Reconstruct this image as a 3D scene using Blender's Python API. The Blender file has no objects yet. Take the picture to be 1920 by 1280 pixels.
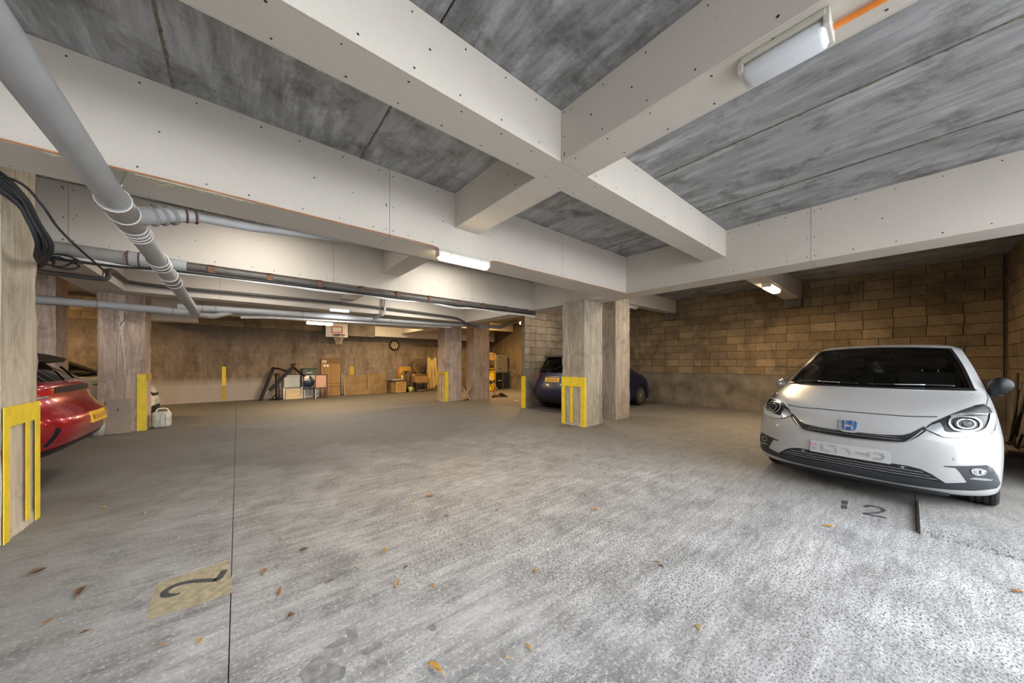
import bpy, bmesh, math, random
from mathutils import Vector, Matrix
from mathutils.bvhtree import BVHTree
random.seed(7)
R = math.radians
C = bpy.context.scene.collection
SC = bpy.context.scene

# ------------------------------------------------------------------ camera, sky, exposure
CAM_Z = 1.32
FPX = 618.17
cam_d = bpy.data.cameras.new('camera')
cam = bpy.data.objects.new('camera', cam_d); C.objects.link(cam)
cam.location = (0, 0, CAM_Z)
yaw = math.atan2(1703 - 960, FPX)                 # the room's u axis lies this far right of the view
cam.rotation_euler = (R(90), 0, -(R(90) - yaw))
cam_d.sensor_fit = 'HORIZONTAL'; cam_d.sensor_width = 36
cam_d.lens = 36 * FPX / 1920
cam_d.shift_y = (680 - 640) / 1920
cam_d.clip_start = 0.02; cam_d.clip_end = 200
SC.camera = cam

world = bpy.data.worlds.new('overcast_sky'); SC.world = world; world.use_nodes = True
wn = world.node_tree.nodes; wl = world.node_tree.links
bgn = wn['Background']; bgn.inputs['Color'].default_value = (0.92, 0.965, 1.0, 1); bgn.inputs['Strength'].default_value = 6.3

SC.view_settings.view_transform = 'Standard'
SC.view_settings.look = 'None'
SC.view_settings.gamma = 1
SC.view_settings.use_curve_mapping = False
SC.view_settings.exposure = 0.52
SC.cycles.max_bounces = 10; SC.cycles.diffuse_bounces = 6
SC.cycles.use_denoising = True

WARM = (1.0, 0.72, 0.40); COOL = (0.95, 0.98, 1.0)
def tube_or_fill_light(loc, sx, sy, power, col, rotz=0, down=True):  # shared by the fitted lamps and the added fill lights
    l = bpy.data.lights.new('lamp_or_fill_light', 'AREA'); l.shape = 'RECTANGLE'; l.size = sx; l.size_y = sy
    l.energy = power; l.color = col
    o = bpy.data.objects.new('lamp_or_fill_light', l); C.objects.link(o); o.location = loc
    o.rotation_euler = (0 if down else R(180), 0, rotz)
    return o

# ------------------------------------------------------------------ mesh helpers
def wloc(o):
    v = Vector((0, 0, 0))
    while o is not None:
        v += o.location; o = o.parent
    return v
def tag(o, label=None, cat=None, group=None, kind=None):
    if label: o['label'] = label
    if cat: o['category'] = cat
    if group: o['group'] = group
    if kind: o['kind'] = kind
    return o
def thing(name, loc, label, cat, group=None, rotz=0):
    o = bpy.data.objects.new(name, None); C.objects.link(o)
    o.location = loc; o.rotation_euler = (0, 0, rotz); o.empty_display_size = 0.1
    return tag(o, label, cat, group)
class MB:
    def __init__(s): s.v = []; s.f = []
    def add(s, vs, fs):
        n = len(s.v); s.v += [tuple(p) for p in vs]; s.f += [tuple(i + n for i in f) for f in fs]; return s
    def box(s, x0, x1, y0, y1, z0, z1):
        return s.add([(x0,y0,z0),(x1,y0,z0),(x1,y1,z0),(x0,y1,z0),(x0,y0,z1),(x1,y0,z1),(x1,y1,z1),(x0,y1,z1)],
                     [(0,3,2,1),(4,5,6,7),(0,1,5,4),(1,2,6,5),(2,3,7,6),(3,0,4,7)])
    def bbox(s, x0, x1, y0, y1, z0, z1, b=0.01):
        """box with bevelled edges"""
        bm = bmesh.new(); bmesh.ops.create_cube(bm, size=1)
        for p in bm.verts:
            p.co = Vector((x0 + (p.co.x + .5) * (x1 - x0), y0 + (p.co.y + .5) * (y1 - y0), z0 + (p.co.z + .5) * (z1 - z0)))
        bmesh.ops.bevel(bm, geom=bm.edges[:], offset=b, segments=2, affect='EDGES', profile=0.5)
        bm.verts.index_update()
        s.add([p.co for p in bm.verts], [[p.index for p in f.verts] for f in bm.faces]); bm.free(); return s
    def obox(s, c, ax, ay, az):
        """box from centre and three half-axis vectors"""
        c = Vector(c); ax = Vector(ax); ay = Vector(ay); az = Vector(az); vs = []
        for k in (-1, 1):
            for i, j in ((-1,-1),(1,-1),(1,1),(-1,1)): vs.append(c + ax*i + ay*j + az*k)
        return s.add(vs, [(0,3,2,1),(4,5,6,7),(0,1,5,4),(1,2,6,5),(2,3,7,6),(3,0,4,7)])
    def bar(s, p0, p1, w, t, up=(0, 0, 1)):
        p0 = Vector(p0); p1 = Vector(p1); d = (p1 - p0); L = d.length; d.normalize()
        sd = d.cross(Vector(up))
        if sd.length < 1e-4: sd = d.cross(Vector((1, 0, 0)))
        sd.normalize(); u = sd.cross(d)
        return s.obox((p0 + p1) / 2, d * L / 2, sd * w / 2, u * t / 2)
    def tube(s, path, r, n=8, cap=True):
        path = [Vector(p) for p in path]; m = len(path); rr = r if isinstance(r, (list, tuple)) else [r] * m
        vs = []; prev = None
        for i, p in enumerate(path):
            d = (path[min(i+1, m-1)] - path[max(i-1, 0)])
            if d.length < 1e-9: d = Vector((0, 0, 1))
            d.normalize()
            if prev is None:
                a = d.cross(Vector((0, 0, 1)))
                if a.length < 1e-3: a = d.cross(Vector((0, 1, 0)))
            else: a = prev - d * prev.dot(d)
            a.normalize(); b = d.cross(a); prev = a
            for k in range(n):
                t = 2 * math.pi * k / n; vs.append(p + (a * math.cos(t) + b * math.sin(t)) * rr[i])
        fs = [(i*n+k, i*n+(k+1) % n, (i+1)*n+(k+1) % n, (i+1)*n+k) for i in range(m-1) for k in range(n)]
        if cap: fs += [tuple(range(n-1, -1, -1)), tuple((m-1)*n + k for k in range(n))]
        return s.add(vs, fs)
    def lathe(s, prof, c=(0, 0, 0), n=24, axis='z'):
        """prof: list of (r, h); closed at ends when r == 0"""
        vs = []; c = Vector(c)
        for r, h in prof:
            for k in range(n):
                t = 2*math.pi*k/n; x, y = r*math.cos(t), r*math.sin(t)
                vs.append(c + (Vector((x, y, h)) if axis == 'z' else Vector((h, x, y)) if axis == 'x' else Vector((y, h, x))))
        fs = [(i*n+k, i*n+(k+1) % n, (i+1)*n+(k+1) % n, (i+1)*n+k) for i in range(len(prof)-1) for k in range(n)]
        return s.add(vs, fs)
    def prism(s, poly, fn, t):
        """extruded polygon; fn maps (a, b, depth) to 3D"""
        n = len(poly)
        vs = [fn(a, b, 0) for a, b in poly] + [fn(a, b, t) for a, b in poly]
        return s.add(vs, [tuple(range(n-1, -1, -1)), tuple(range(n, 2*n))] + [(i, (i+1) % n, n+(i+1) % n, n+i) for i in range(n)])
    def sphere(s, c, rx, ry, rz, nu=14, nv=9):
        prof = []; vs = []; c = Vector(c)
        for i in range(nv+1):
            t = math.pi*i/nv
            for k in range(nu):
                p = 2*math.pi*k/nu
                vs.append(c + Vector((rx*math.sin(t)*math.cos(p), ry*math.sin(t)*math.sin(p), -rz*math.cos(t))))
        return s.add(vs, [(i*nu+k, i*nu+(k+1) % nu, (i+1)*nu+(k+1) % nu, (i+1)*nu+k) for i in range(nv) for k in range(nu)])
    def build(s, name, mat=None, parent=None, smooth=False, local=False, origin=None, rec=False):
        off = Vector((0, 0, 0))
        if parent is not None and not local: off = wloc(parent)
        elif parent is None and origin is not None: off = Vector(origin)
        me = bpy.data.meshes.new(name)
        me.from_pydata([tuple(Vector(p) - off) for p in s.v], [], s.f)
        if rec:
            bm = bmesh.new(); bm.from_mesh(me); bmesh.ops.remove_doubles(bm, verts=bm.verts, dist=1e-6)
            bmesh.ops.recalc_face_normals(bm, faces=bm.faces); bm.to_mesh(me); bm.free()
        if mat: me.materials.append(mat)
        if smooth: me.polygons.foreach_set('use_smooth', [True] * len(me.polygons))
        me.update()
        o = bpy.data.objects.new(name, me); C.objects.link(o)
        if parent is not None: o.parent = parent
        elif origin is not None: o.location = off
        return o
def sharp(o, ang=40):
    m = o.modifiers.new('s', 'EDGE_SPLIT'); m.split_angle = R(ang); return o
def copy_tree(o, parent=None):
    c = o.copy(); C.objects.link(c)
    if parent is not None: c.parent = parent
    for ch in list(o.children): copy_tree(ch, c)
    return c

# ------------------------------------------------------------------ materials
def new_mat(name):
    m = bpy.data.materials.new(name); m.use_nodes = True
    return m, m.node_tree.nodes, m.node_tree.links, m.node_tree.nodes['Principled BSDF']
def coords(nt, world=True, scale=(1, 1, 1), rot=(0, 0, 0)):
    mp = nt.nodes.new('ShaderNodeMapping'); mp.inputs['Scale'].default_value = scale; mp.inputs['Rotation'].default_value = rot
    if world:
        g = nt.nodes.new('ShaderNodeNewGeometry'); nt.links.new(g.outputs['Position'], mp.inputs['Vector'])
    else:
        g = nt.nodes.new('ShaderNodeTexCoord'); nt.links.new(g.outputs['Object'], mp.inputs['Vector'])
    return mp.outputs['Vector']
def noise(nt, vec, scale, detail=4, rough=.55, dist=0):
    n = nt.nodes.new('ShaderNodeTexNoise'); n.inputs['Scale'].default_value = scale; n.inputs['Detail'].default_value = detail
    n.inputs['Roughness'].default_value = rough; n.inputs['Distortion'].default_value = dist
    nt.links.new(vec, n.inputs['Vector']); return n.outputs['Fac']
def ramp(nt, fac, stops):
    r = nt.nodes.new('ShaderNodeValToRGB'); e = r.color_ramp.elements
    while len(e) < len(stops): e.new(0.5)
    for k, (p, c) in enumerate(stops):
        e[k].position = p; e[k].color = (*c, 1) if not isinstance(c, (int, float)) else (c, c, c, 1)
    nt.links.new(fac, r.inputs['Fac']); return r.outputs['Color']
def mixc(nt, fac, a, b, mode='MIX'):
    m = nt.nodes.new('ShaderNodeMix'); m.data_type = 'RGBA'; m.blend_type = mode
    for sock, val in ((m.inputs[0], fac), (m.inputs[6], a), (m.inputs[7], b)):
        if isinstance(val, (int, float)): sock.default_value = val
        elif isinstance(val, tuple): sock.default_value = (*val, 1) if len(val) == 3 else val
        else: nt.links.new(val, sock)
    return m.outputs[2]
def mth(nt, op, a, b=0.0):
    m = nt.nodes.new('ShaderNodeMath'); m.operation = op
    for sock, val in ((m.inputs[0], a), (m.inputs[1], b)):
        if isinstance(val, (int, float)): sock.default_value = val
        else: nt.links.new(val, sock)
    return m.outputs[0]
def bump(nt, bs, h, strength=.3, dist=.01):
    b = nt.nodes.new('ShaderNodeBump'); b.inputs['Strength'].default_value = strength; b.inputs['Distance'].default_value = dist
    nt.links.new(h, b.inputs['Height']); nt.links.new(b.outputs['Normal'], bs.inputs['Normal'])
def plain(name, col, rough=.5, metal=0., var=.12, scale=12, world=False, bmp=0., coat=0., emit=None, spec=None):
    """base colour with soft procedural variation"""
    m, n, l, bs = new_mat(name); nt = m.node_tree
    if var > 0:
        f = noise(nt, coords(nt, world), scale, 4)
        lo = tuple(max(0, c*(1-var)) for c in col); hi = tuple(min(1, c*(1+var)) for c in col)
        l.new(ramp(nt, f, [(.3, lo), (.7, hi)]), bs.inputs['Base Color'])
        if bmp: bump(nt, bs, f, bmp)
    else: bs.inputs['Base Color'].default_value = (*col, 1)
    bs.inputs['Roughness'].default_value = rough; bs.inputs['Metallic'].default_value = metal
    bs.inputs['Coat Weight'].default_value = coat; bs.inputs['Coat Roughness'].default_value = .04
    if spec is not None: bs.inputs['Specular IOR Level'].default_value = spec
    if emit:
        bs.inputs['Emission Color'].default_value = (*emit[0], 1); bs.inputs['Emission Strength'].default_value = emit[1]
    return m

def coordsx(nt, vec, k=0):
    q = nt.nodes.new('ShaderNodeSeparateXYZ'); nt.links.new(vec, q.inputs[0]); return q.outputs[k]
def floor_mat():
    m, n, l, bs = new_mat('floor_concrete'); nt = m.node_tree
    p = coords(nt); big = noise(nt, p, .55, 5, .6); mid = noise(nt, p, 3.2, 6, .65, .4)
    st = noise(nt, coords(nt, True, (1.2, 9, 1), (0, 0, R(6))), 2.2, 6, .7)
    fine = noise(nt, coords(nt, True, (1, 1.7, 1), (0, 0, R(20))), 62, 3, .75); fine2 = noise(nt, p, 48, 4, .75)
    c = ramp(nt, big, [(.30, (.26, .262, .27)), (.55, (.36, .366, .38)), (.75, (.43, .44, .458))])
    c = mixc(nt, .6, c, ramp(nt, mid, [(.28, (.14, .138, .135)), (.5, (.5, .5, .5)), (.72, (.80, .805, .81))]), 'OVERLAY')
    c = mixc(nt, .7, c, ramp(nt, st, [(.3, (.22, .22, .22)), (.7, (.74, .74, .74))]), 'OVERLAY')
    # dark pits and pale grit, only where the brushed surface has worn
    pit = ramp(nt, fine, [(.41, 0), (.50, 1)]); worn = ramp(nt, mth(nt, 'ADD', noise(nt, p, 1.1, 4), mth(nt, 'MULTIPLY', coordsx(nt, p), .09)), [(.42, .12), (.70, 1)])
    c = mixc(nt, mth(nt, 'MULTIPLY', mth(nt, 'SUBTRACT', 1.0, pit), worn), c, (.075, .075, .08))
    c = mixc(nt, mth(nt, 'MULTIPLY', ramp(nt, fine2, [(.54, 0), (.64, 1)]), .6), c, (.62, .625, .64))
    # darker brown tones towards the back, in the bays and on the left
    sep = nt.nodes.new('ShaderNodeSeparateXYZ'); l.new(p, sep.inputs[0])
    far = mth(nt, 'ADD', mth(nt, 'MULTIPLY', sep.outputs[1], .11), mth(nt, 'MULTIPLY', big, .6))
    far_tone = ramp(nt, far, [(.52, 0), (.94, .88)])
    c = mixc(nt, far_tone, c, (.072, .065, .057))
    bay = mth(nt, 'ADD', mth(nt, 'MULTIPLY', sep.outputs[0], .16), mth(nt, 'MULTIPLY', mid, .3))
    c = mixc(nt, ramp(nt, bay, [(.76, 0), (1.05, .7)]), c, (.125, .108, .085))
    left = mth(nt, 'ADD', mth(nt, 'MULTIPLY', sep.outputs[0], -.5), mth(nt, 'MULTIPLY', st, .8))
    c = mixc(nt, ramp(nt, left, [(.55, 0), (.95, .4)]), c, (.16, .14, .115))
    l.new(c, bs.inputs['Base Color']); bs.inputs['Roughness'].default_value = .82
    bump(nt, bs, mth(nt, 'ADD', mth(nt, 'MULTIPLY', fine, .5), mth(nt, 'ADD', mid, st)), .35, .012)
    return m
def ceil_mat():
    m, n, l, bs = new_mat('ceiling_concrete'); nt = m.node_tree
    p = coords(nt); a = noise(nt, p, .9, 6, .65, .2); b = noise(nt, coords(nt, True, (6, 1, 1)), 1.6, 6, .7, .1)
    f = noise(nt, p, 26, 5, .75); k = noise(nt, p, 2.6, 7, .72, .25)
    c = ramp(nt, b, [(.30, (.14, .138, .135)), (.5, (.29, .292, .295)), (.70, (.50, .507, .52))])
    c = mixc(nt, ramp(nt, a, [(.44, .0), (.64, .75)]), c, (.36, .362, .368))
    c = mixc(nt, mth(nt, 'MULTIPLY', ramp(nt, k, [(.50, 0), (.68, 1)]), .75), c, (.085, .078, .068))
    c = mixc(nt, mth(nt, 'MULTIPLY', ramp(nt, f, [(.6, 0), (.75, 1)]), .4), c, (.5, .5, .5))
    l.new(c, bs.inputs['Base Color']); bs.inputs['Roughness'].default_value = .9
    bump(nt, bs, mth(nt, 'ADD', f, b), .3, .01); return m
def board_mat(name='plasterboard', col=(.64, .59, .525)):
    m, n, l, bs = new_mat(name); nt = m.node_tree
    p = coords(nt); a = noise(nt, p, .8, 5, .6); b = noise(nt, p, 4, 6, .7, .5); s = noise(nt, p, 60, 2)
    lo = tuple(c*.9 for c in col)
    c = ramp(nt, a, [(.3, lo), (.7, col)])
    c = mixc(nt, mth(nt, 'MULTIPLY', ramp(nt, b, [(.64, 0), (.78, 1)]), .35), c, (.55, .45, .32))
    c = mixc(nt, .06, c, ramp(nt, s, [(.3, 0.2), (.7, 1.0)]), 'MULTIPLY')
    l.new(c, bs.inputs['Base Color']); bs.inputs['Roughness'].default_value = .85
    bump(nt, bs, s, .06, .004); return m
def column_mat(name, c0, c1, c2):
    m, n, l, bs = new_mat(name); nt = m.node_tree
    g = noise(nt, coords(nt, True, (8, 8, .9)), 1.0, 8, .74, 1.3)
    f = noise(nt, coords(nt, True, (40, 40, 1.2)), 1.0, 5, .7, .6); k = noise(nt, coords(nt), 2.0, 8, .75, .5)
    pits = noise(nt, coords(nt, True, (7, 7, 2.6)), 1.3, 3, .6)
    c = ramp(nt, g, [(.3, c0), (.52, c1), (.72, c2)])
    c = mixc(nt, .4, c, ramp(nt, f, [(.3, .25), (.7, .8)]), 'OVERLAY')
    c = mixc(nt, mth(nt, 'MULTIPLY', ramp(nt, k, [(.5, 0), (.66, 1)]), .6), c, tuple(x*.6 for x in c0))
    c = mixc(nt, mth(nt, 'MULTIPLY', ramp(nt, pits, [(.66, 0), (.74, 1)]), .55), c, tuple(x*.6 for x in c0))
    l.new(c, bs.inputs['Base Color']); bs.inputs['Roughness'].default_value = .88
    bump(nt, bs, mth(nt, 'ADD', g, f), .5, .012); return m
def block_mat(name, cols):
    m, n, l, bs = new_mat(name); nt = m.node_tree
    oi = nt.nodes.new('ShaderNodeObjectInfo'); p = coords(nt)
    c = ramp(nt, oi.outputs['Random'], [(0, cols[0]), (.45, cols[1]), (.8, cols[2]), (1, cols[3])])
    a = noise(nt, p, 1.1, 6, .7, .5); f = noise(nt, p, 42, 4, .75); k = noise(nt, p, 3.5, 7, .75, .4)
    c = mixc(nt, .55, c, ramp(nt, f, [(.3, .2), (.7, .8)]), 'OVERLAY')
    c = mixc(nt, mth(nt, 'MULTIPLY', ramp(nt, a, [(.44, 0), (.64, 1)]), .72), c, (.085, .066, .045))
    c = mixc(nt, mth(nt, 'MULTIPLY', ramp(nt, k, [(.68, 0), (.78, 1)]), .45), c, (.52, .46, .38))
    l.new(c, bs.inputs['Base Color']); bs.inputs['Roughness'].default_value = .92
    bump(nt, bs, f, .45, .008); return m
def backwall_mat():
    """stained rendered blockwork: faint courses, vertical runs of lime and soot, a paler limewashed foot"""
    m, n, l, bs = new_mat('stained_render'); nt = m.node_tree
    p = coords(nt); sep = nt.nodes.new('ShaderNodeSeparateXYZ'); l.new(p, sep.inputs[0])
    a = noise(nt, coords(nt, True, (1.6, 1.6, .7)), 1.1, 7, .7, .5); b = noise(nt, coords(nt, True, (5, 5, 1.2)), 1.2, 6, .7)
    f = noise(nt, p, 9, 6, .75)
    cmb = nt.nodes.new('ShaderNodeCombineXYZ'); l.new(sep.outputs[0], cmb.inputs[0]); l.new(sep.outputs[2], cmb.inputs[1])
    br = nt.nodes.new('ShaderNodeTexBrick'); l.new(cmb.outputs[0], br.inputs['Vector'])
    for k, v in (('Scale', 1.0), ('Mortar Size', .008), ('Brick Width', .45), ('Row Height', .2145), ('Mortar Smooth', .3)): br.inputs[k].default_value = v
    br.inputs['Color1'].default_value = (.8, .8, .8, 1); br.inputs['Color2'].default_value = (1, 1, 1, 1); br.inputs['Mortar'].default_value = (.35, .35, .35, 1)
    c = ramp(nt, a, [(.3, (.10, .078, .058)), (.5, (.19, .145, .105)), (.72, (.30, .235, .175))])
    c = mixc(nt, .5, c, ramp(nt, b, [(.3, .25), (.7, .75)]), 'OVERLAY')
    c = mixc(nt, .35, c, ramp(nt, f, [(.3, .2), (.7, .8)]), 'OVERLAY')
    c = mixc(nt, .35, c, br.outputs['Color'], 'MULTIPLY')
    # limewash left of the boards: a band up to knee height with a ragged top
    hgt = mth(nt, 'ADD', sep.outputs[2], mth(nt, 'MULTIPLY', f, .25))
    lw = ramp(nt, hgt, [(.68, 1), (.95, 0)]); lx = ramp(nt, mth(nt, 'MULTIPLY', mth(nt, 'ADD', sep.outputs[0], 10.0), .05), [(.59, 1), (.66, 0)])
    c = mixc(nt, mth(nt, 'MULTIPLY', mth(nt, 'MULTIPLY', lw, lx), .75), c, (.42, .38, .35))
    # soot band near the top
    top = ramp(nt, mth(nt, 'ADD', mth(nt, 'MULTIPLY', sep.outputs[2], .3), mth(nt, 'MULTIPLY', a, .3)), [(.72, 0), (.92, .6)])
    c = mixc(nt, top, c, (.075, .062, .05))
    l.new(c, bs.inputs['Base Color']); bs.inputs['Roughness'].default_value = .92
    bump(nt, bs, mth(nt, 'ADD', f, br.outputs['Fac']), .3, .01); return m

FLOOR = floor_mat(); CEIL = ceil_mat(); BOARD = board_mat()
COLM = column_mat('column_concrete', (.20, .165, .125), (.36, .31, .25), (.52, .46, .385))
COLP = column_mat('column_pinkish', (.25, .175, .13), (.42, .315, .245), (.54, .43, .345))
COLN = column_mat('column_pale', (.36, .30, .22), (.50, .435, .335), (.60, .535, .43))
BLOCK = block_mat('tan_block', [(.205, .145, .082), (.275, .20, .115), (.33, .245, .15), (.24, .18, .12)])
BLOCKG = block_mat('grey_block', [(.22, .175, .125), (.28, .23, .17), (.33, .275, .21), (.25, .21, .165)])
MORTAR = plain('mortar', (.12, .09, .06), .95, var=.3, world=True, scale=8)
RENDER = plain('grey_render', (.17, .145, .115), .9, var=.45, world=True, scale=2.2, bmp=.2)
BACKW = backwall_mat()
DARK = plain('dark_joint', (.035, .032, .03), .95, var=.2)
CORE = plain('beam_core', (.2, .19, .18), .9, var=.2, world=True)
YELLOW = plain('yellow_paint', (.72, .52, .02), .6, var=.13, world=True, scale=9)
YELLOWD = plain('faded_yellow_paint', (.42, .30, .03), .75, var=.25, world=True, scale=14)
BLACKR = plain('black_rubber', (.012, .012, .013), .6, var=.2)
PVC = plain('grey_pvc', (.36, .37, .38), .5, var=.08, scale=5)
PVCD = plain('dusty_grey_pvc', (.27, .26, .245), .6, var=.2, scale=7)
PIPED = plain('dark_pipe', (.085, .078, .075), .55, var=.2)
RUST = plain('rusty_steel', (.12, .06, .035), .8, var=.4)
WHITEP = plain('white_plastic', (.78, .78, .76), .4, var=.05)
ORANGE = plain('orange_cable', (.82, .24, .03), .5, var=.1); ORANGED = plain('dusty_orange_cable', (.46, .19, .075), .7, var=.3, scale=6)
SCREW = plain('screw_head', (.05, .045, .04), .5, .6, var=.1)
# ------------------------------------------------------------------ the setting
ZC, ZP, ZS = 3.317, 2.629, 2.912          # ceiling, primary and secondary beam undersides
def structure(o): o['kind'] = 'structure'; return o
def empty_structure(name, loc):
    o = bpy.data.objects.new(name, None); C.objects.link(o); o.location = loc; return structure(o)

JOINT = plain('floor_joint', (.10, .095, .09), .9, var=.3)
# floor: cast in slabs with open joints
fl = MB().box(-14, 13, -14, 15.4, -.3, -.02).build('floor', JOINT, origin=(0, 0, 0)); structure(fl)
for x0, x1, y0, y1 in ((-14, -.0325, -14, 15.4), (-.0275, 4.0875, -14, 5.8), (-.0275, 4.0875, 5.804, 15.4),
                       (4.0915, 13, -14, -.045), (4.0915, 13, -.04, 7.2), (4.0915, 13, 7.204, 15.4)):
    MB().box(x0, x1, y0, y1, -.02, 0).build('slab', FLOOR, fl)
# shallow rounded ramp edge where the right-hand bay meets the drive
mb = MB(); pr = [(0, 0.0), (.03, .028), (.09, .045), (.9, .045)]
for k in range(12):
    y0, y1 = -.06 - k*.2, -.06 - (k+1)*.2
    e0, e1 = 4.03 - .012*k*k*.35, 4.03 - .012*(k+1)**2*.35
    for (a, za), (b, zb) in zip(pr[:-1], pr[1:]):
        mb.add([(e0+a, y0, za), (e1+a, y1, za), (e1+b, y1, zb), (e0+b, y0, zb)], [(0, 1, 2, 3)])
mb.build('ramp_edge', FLOOR, fl)

# ceiling of precast planks
ce = MB().box(-8, 11.2, -2.3, 15.4, ZC + .05, ZC + .3).build('ceiling', DARK, origin=(0, 0, 0)); structure(ce)
jn = [-8, -6.8, -5.51, -4.22, -2.94, -1.65, -.36, .92, 2.2, 3.475, 4.77, 6.06, 7.35, 8.64, 9.93, 11.2]
for a, b in zip(jn[:-1], jn[1:]):
    dz = random.uniform(0, .008)
    MB().bbox(a + .005, b - .005, -2.3, 15.4, ZC + dz, ZC + .06, .006).build('ceiling_plank', CEIL, ce)

# ragged mortar squeezed out of the open plank joints
GROUT = plain('joint_mortar', (.16, .145, .105), .95, var=.5, world=True, scale=30, bmp=.4)
for x, y0, y1 in ((3.475, -2.2, 1.76), (4.77, -2.2, 1.76), (-.36, 2.05, 3.42), (.92, 2.05, 3.42), (4.93, 2.06, 3.42)):
    n = int((y1 - y0)/.03); vs = []; k = 0.0
    for i in range(n + 1):
        y = y0 + (y1 - y0)*i/n; k = .75*k + random.uniform(-.004, .005); w = .007 + abs(k)*2.0 + (.012 if random.random() < .12 else 0)
        vs += [(x - .006, y, ZC + .001), (x - .001, y, ZC - .006), (x + w, y, ZC + .001)]
    MB().add(vs, [(i*3+j, i*3+j+1, i*3+j+4, i*3+j+3) for i in range(n) for j in range(2)]).build('mortar_bead', GROUT if x != .86 else DARK, ce)

# beams boxed in with plasterboard
def screws(pts, nrm):
    mb = MB(); n = Vector(nrm); a = n.orthogonal().normalized(); b = n.cross(a)
    for p in pts:
        p = Vector(p); r = random.uniform(.0055, .008); q = [p + n*.0015 + (a*math.cos(t*math.pi/3) + b*math.sin(t*math.pi/3))*r for t in range(6)]
        mb.add(q, [tuple(range(6))])
    return mb
def beam(axis, a0, a1, c0, c1, z0, z1, joints=(), sides='fbu', name='beam', mat=None, scr=''):
    t = .012; mat = mat or BOARD
    def bx(mb, a, b, c, d, e, f): return mb.box(a, b, c, d, e, f) if axis == 'u' else mb.box(c, d, a, b, e, f)
    o = bx(MB(), a0 + .002, a1 - .002, c0 + t, c1 - t, z0 + t, z1).build(name, CORE, origin=(0, 0, 0)); structure(o)
    js = [a0] + [j for j in sorted(joints) if a0 < j < a1] + [a1]
    for p, q in zip(js[:-1], js[1:]):
        g0 = .002 if p != a0 else 0; g1 = .002 if q != a1 else 0
        if 'f' in sides: bx(MB(), p+g0, q-g1, c0, c0+t, z0, z1).build('panel', mat, o)
        if 'b' in sides: bx(MB(), p+g0, q-g1, c1-t, c1, z0, z1).build('panel', mat, o)
        if 'u' in sides: bx(MB(), p+g0, q-g1, c0+t+.0015, c1-t-.0015, z0, z0+t).build('panel', mat, o)
    def pos(a, c, z): return (a, c, z) if axis == 'u' else (c, a, z)
    fn = (0, -1, 0) if axis == 'u' else (-1, 0, 0)
    if 'f' in scr or 'u' in scr or 'b' in scr:
        P = {'f': [], 'u': [], 'b': []}
        x = a0 + .15
        while x < a1:
            j = random.uniform(-.05, .05)
            P['f'] += [pos(x+j, c0, z0 + .05), pos(x-j, c0, z1 - .05)]
            P['b'] += [pos(x+j, c1, z0 + .05), pos(x-j, c1, z1 - .05)]
            if random.random() < .4: P['f'].append(pos(x + .1, c0, (z0+z1)/2 + j))
            P['u'] += [pos(x-j, c0 + .05, z0), pos(x+j, c1 - .05, z0)]
            x += .32
        for j in joints:
            for s in (-.035, .035):
                for zz in (.06, .3, .62): P['f'].append(pos(j+s, c0, z0 + (z1-z0)*zz/.688 if z1-z0 > .5 else z0+zz*.6))
        for k, nn in (('f', fn), ('u', (0, 0, -1)), ('b', tuple(-v for v in fn))):
            if k in scr:
                s = screws(P[k], nn).build('screws', SCREW, o); s['kind'] = 'stuff'
    return o
JL = [-4.11, -1.455, 1.205, 3.864]
LBEAM = beam('u', -7.4, 5.66, 3.42, 3.87, ZP, ZC, JL, scr='fu')                                  # nearest main beam
beam('u', -7.4, 5.66, 5.98, 6.43, ZP, ZC, [-4.1, -1.45, 1.2, 3.85], scr='f')
beam('u', -1.58, 5.66, 9.10, 9.55, ZP, ZC, [-.28, 2.4, 5.0])
beam('u', -1.58, 5.66, 11.75, 12.2, ZP, ZC, [1.1, 3.7])
beam('v', -2.3, 3.42, 5.66, 6.13, ZP, ZC, [.801], scr='f')                               # main beam on the right
beam('v', 3.42, 15.0, 5.66, 6.13, ZP, ZC, [5.9, 8.5, 11.1])
beam('v', 6.43, 15.0, -2.10, -1.58, ZP, ZC, [9.1, 11.7])                                 # over the left-hand columns
JS = [0.9, 3.1]
beam('v', -2.3, 3.42, 1.97, 2.30, ZS, ZC, [1.76], scr='fu')                              # shallower cross beam
beam('v', 3.87, 5.98, 1.97, 2.30, ZS, ZC)
beam('v', 6.43, 9.1, 1.97, 2.30, ZS, ZC)
beam('v', 9.55, 11.75, 1.97, 2.30, ZS, ZC)
beam('v', 12.2, 15.0, 1.97, 2.30, ZS, ZC)
beam('u', -7.4, 1.97, 1.76, 2.05, ZS, ZC, [-.4], scr='fu')
beam('u', 2.30, 5.66, 1.76, 2.06, ZS, ZC, [4.996], scr='fu')
beam('u', 6.13, 10.85, 1.70, 2.0, ZS, ZC, [8.9], scr='f')
beam('u', 6.13, 10.85, 4.78, 5.02, ZS, ZC)
beam('u', 6.13, 10.85, 12.95, 13.25, ZS, ZC)
beam('u', -7.4, -2.10, 7.9, 8.2, ZS, ZC)
beam('u', 4.5, 10.85, 14.55, 15.0, 2.46, ZC, [5.0])
bo = MB().box(3.47, 4.5, 14.6, 15.0, 2.42, ZC).build('concrete_beam', RENDER); structure(bo)
bo = MB().box(-1.58, -.75, 10.9, 11.3, 2.3, ZC).build('beam_pad', BOARD); structure(bo)

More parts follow.
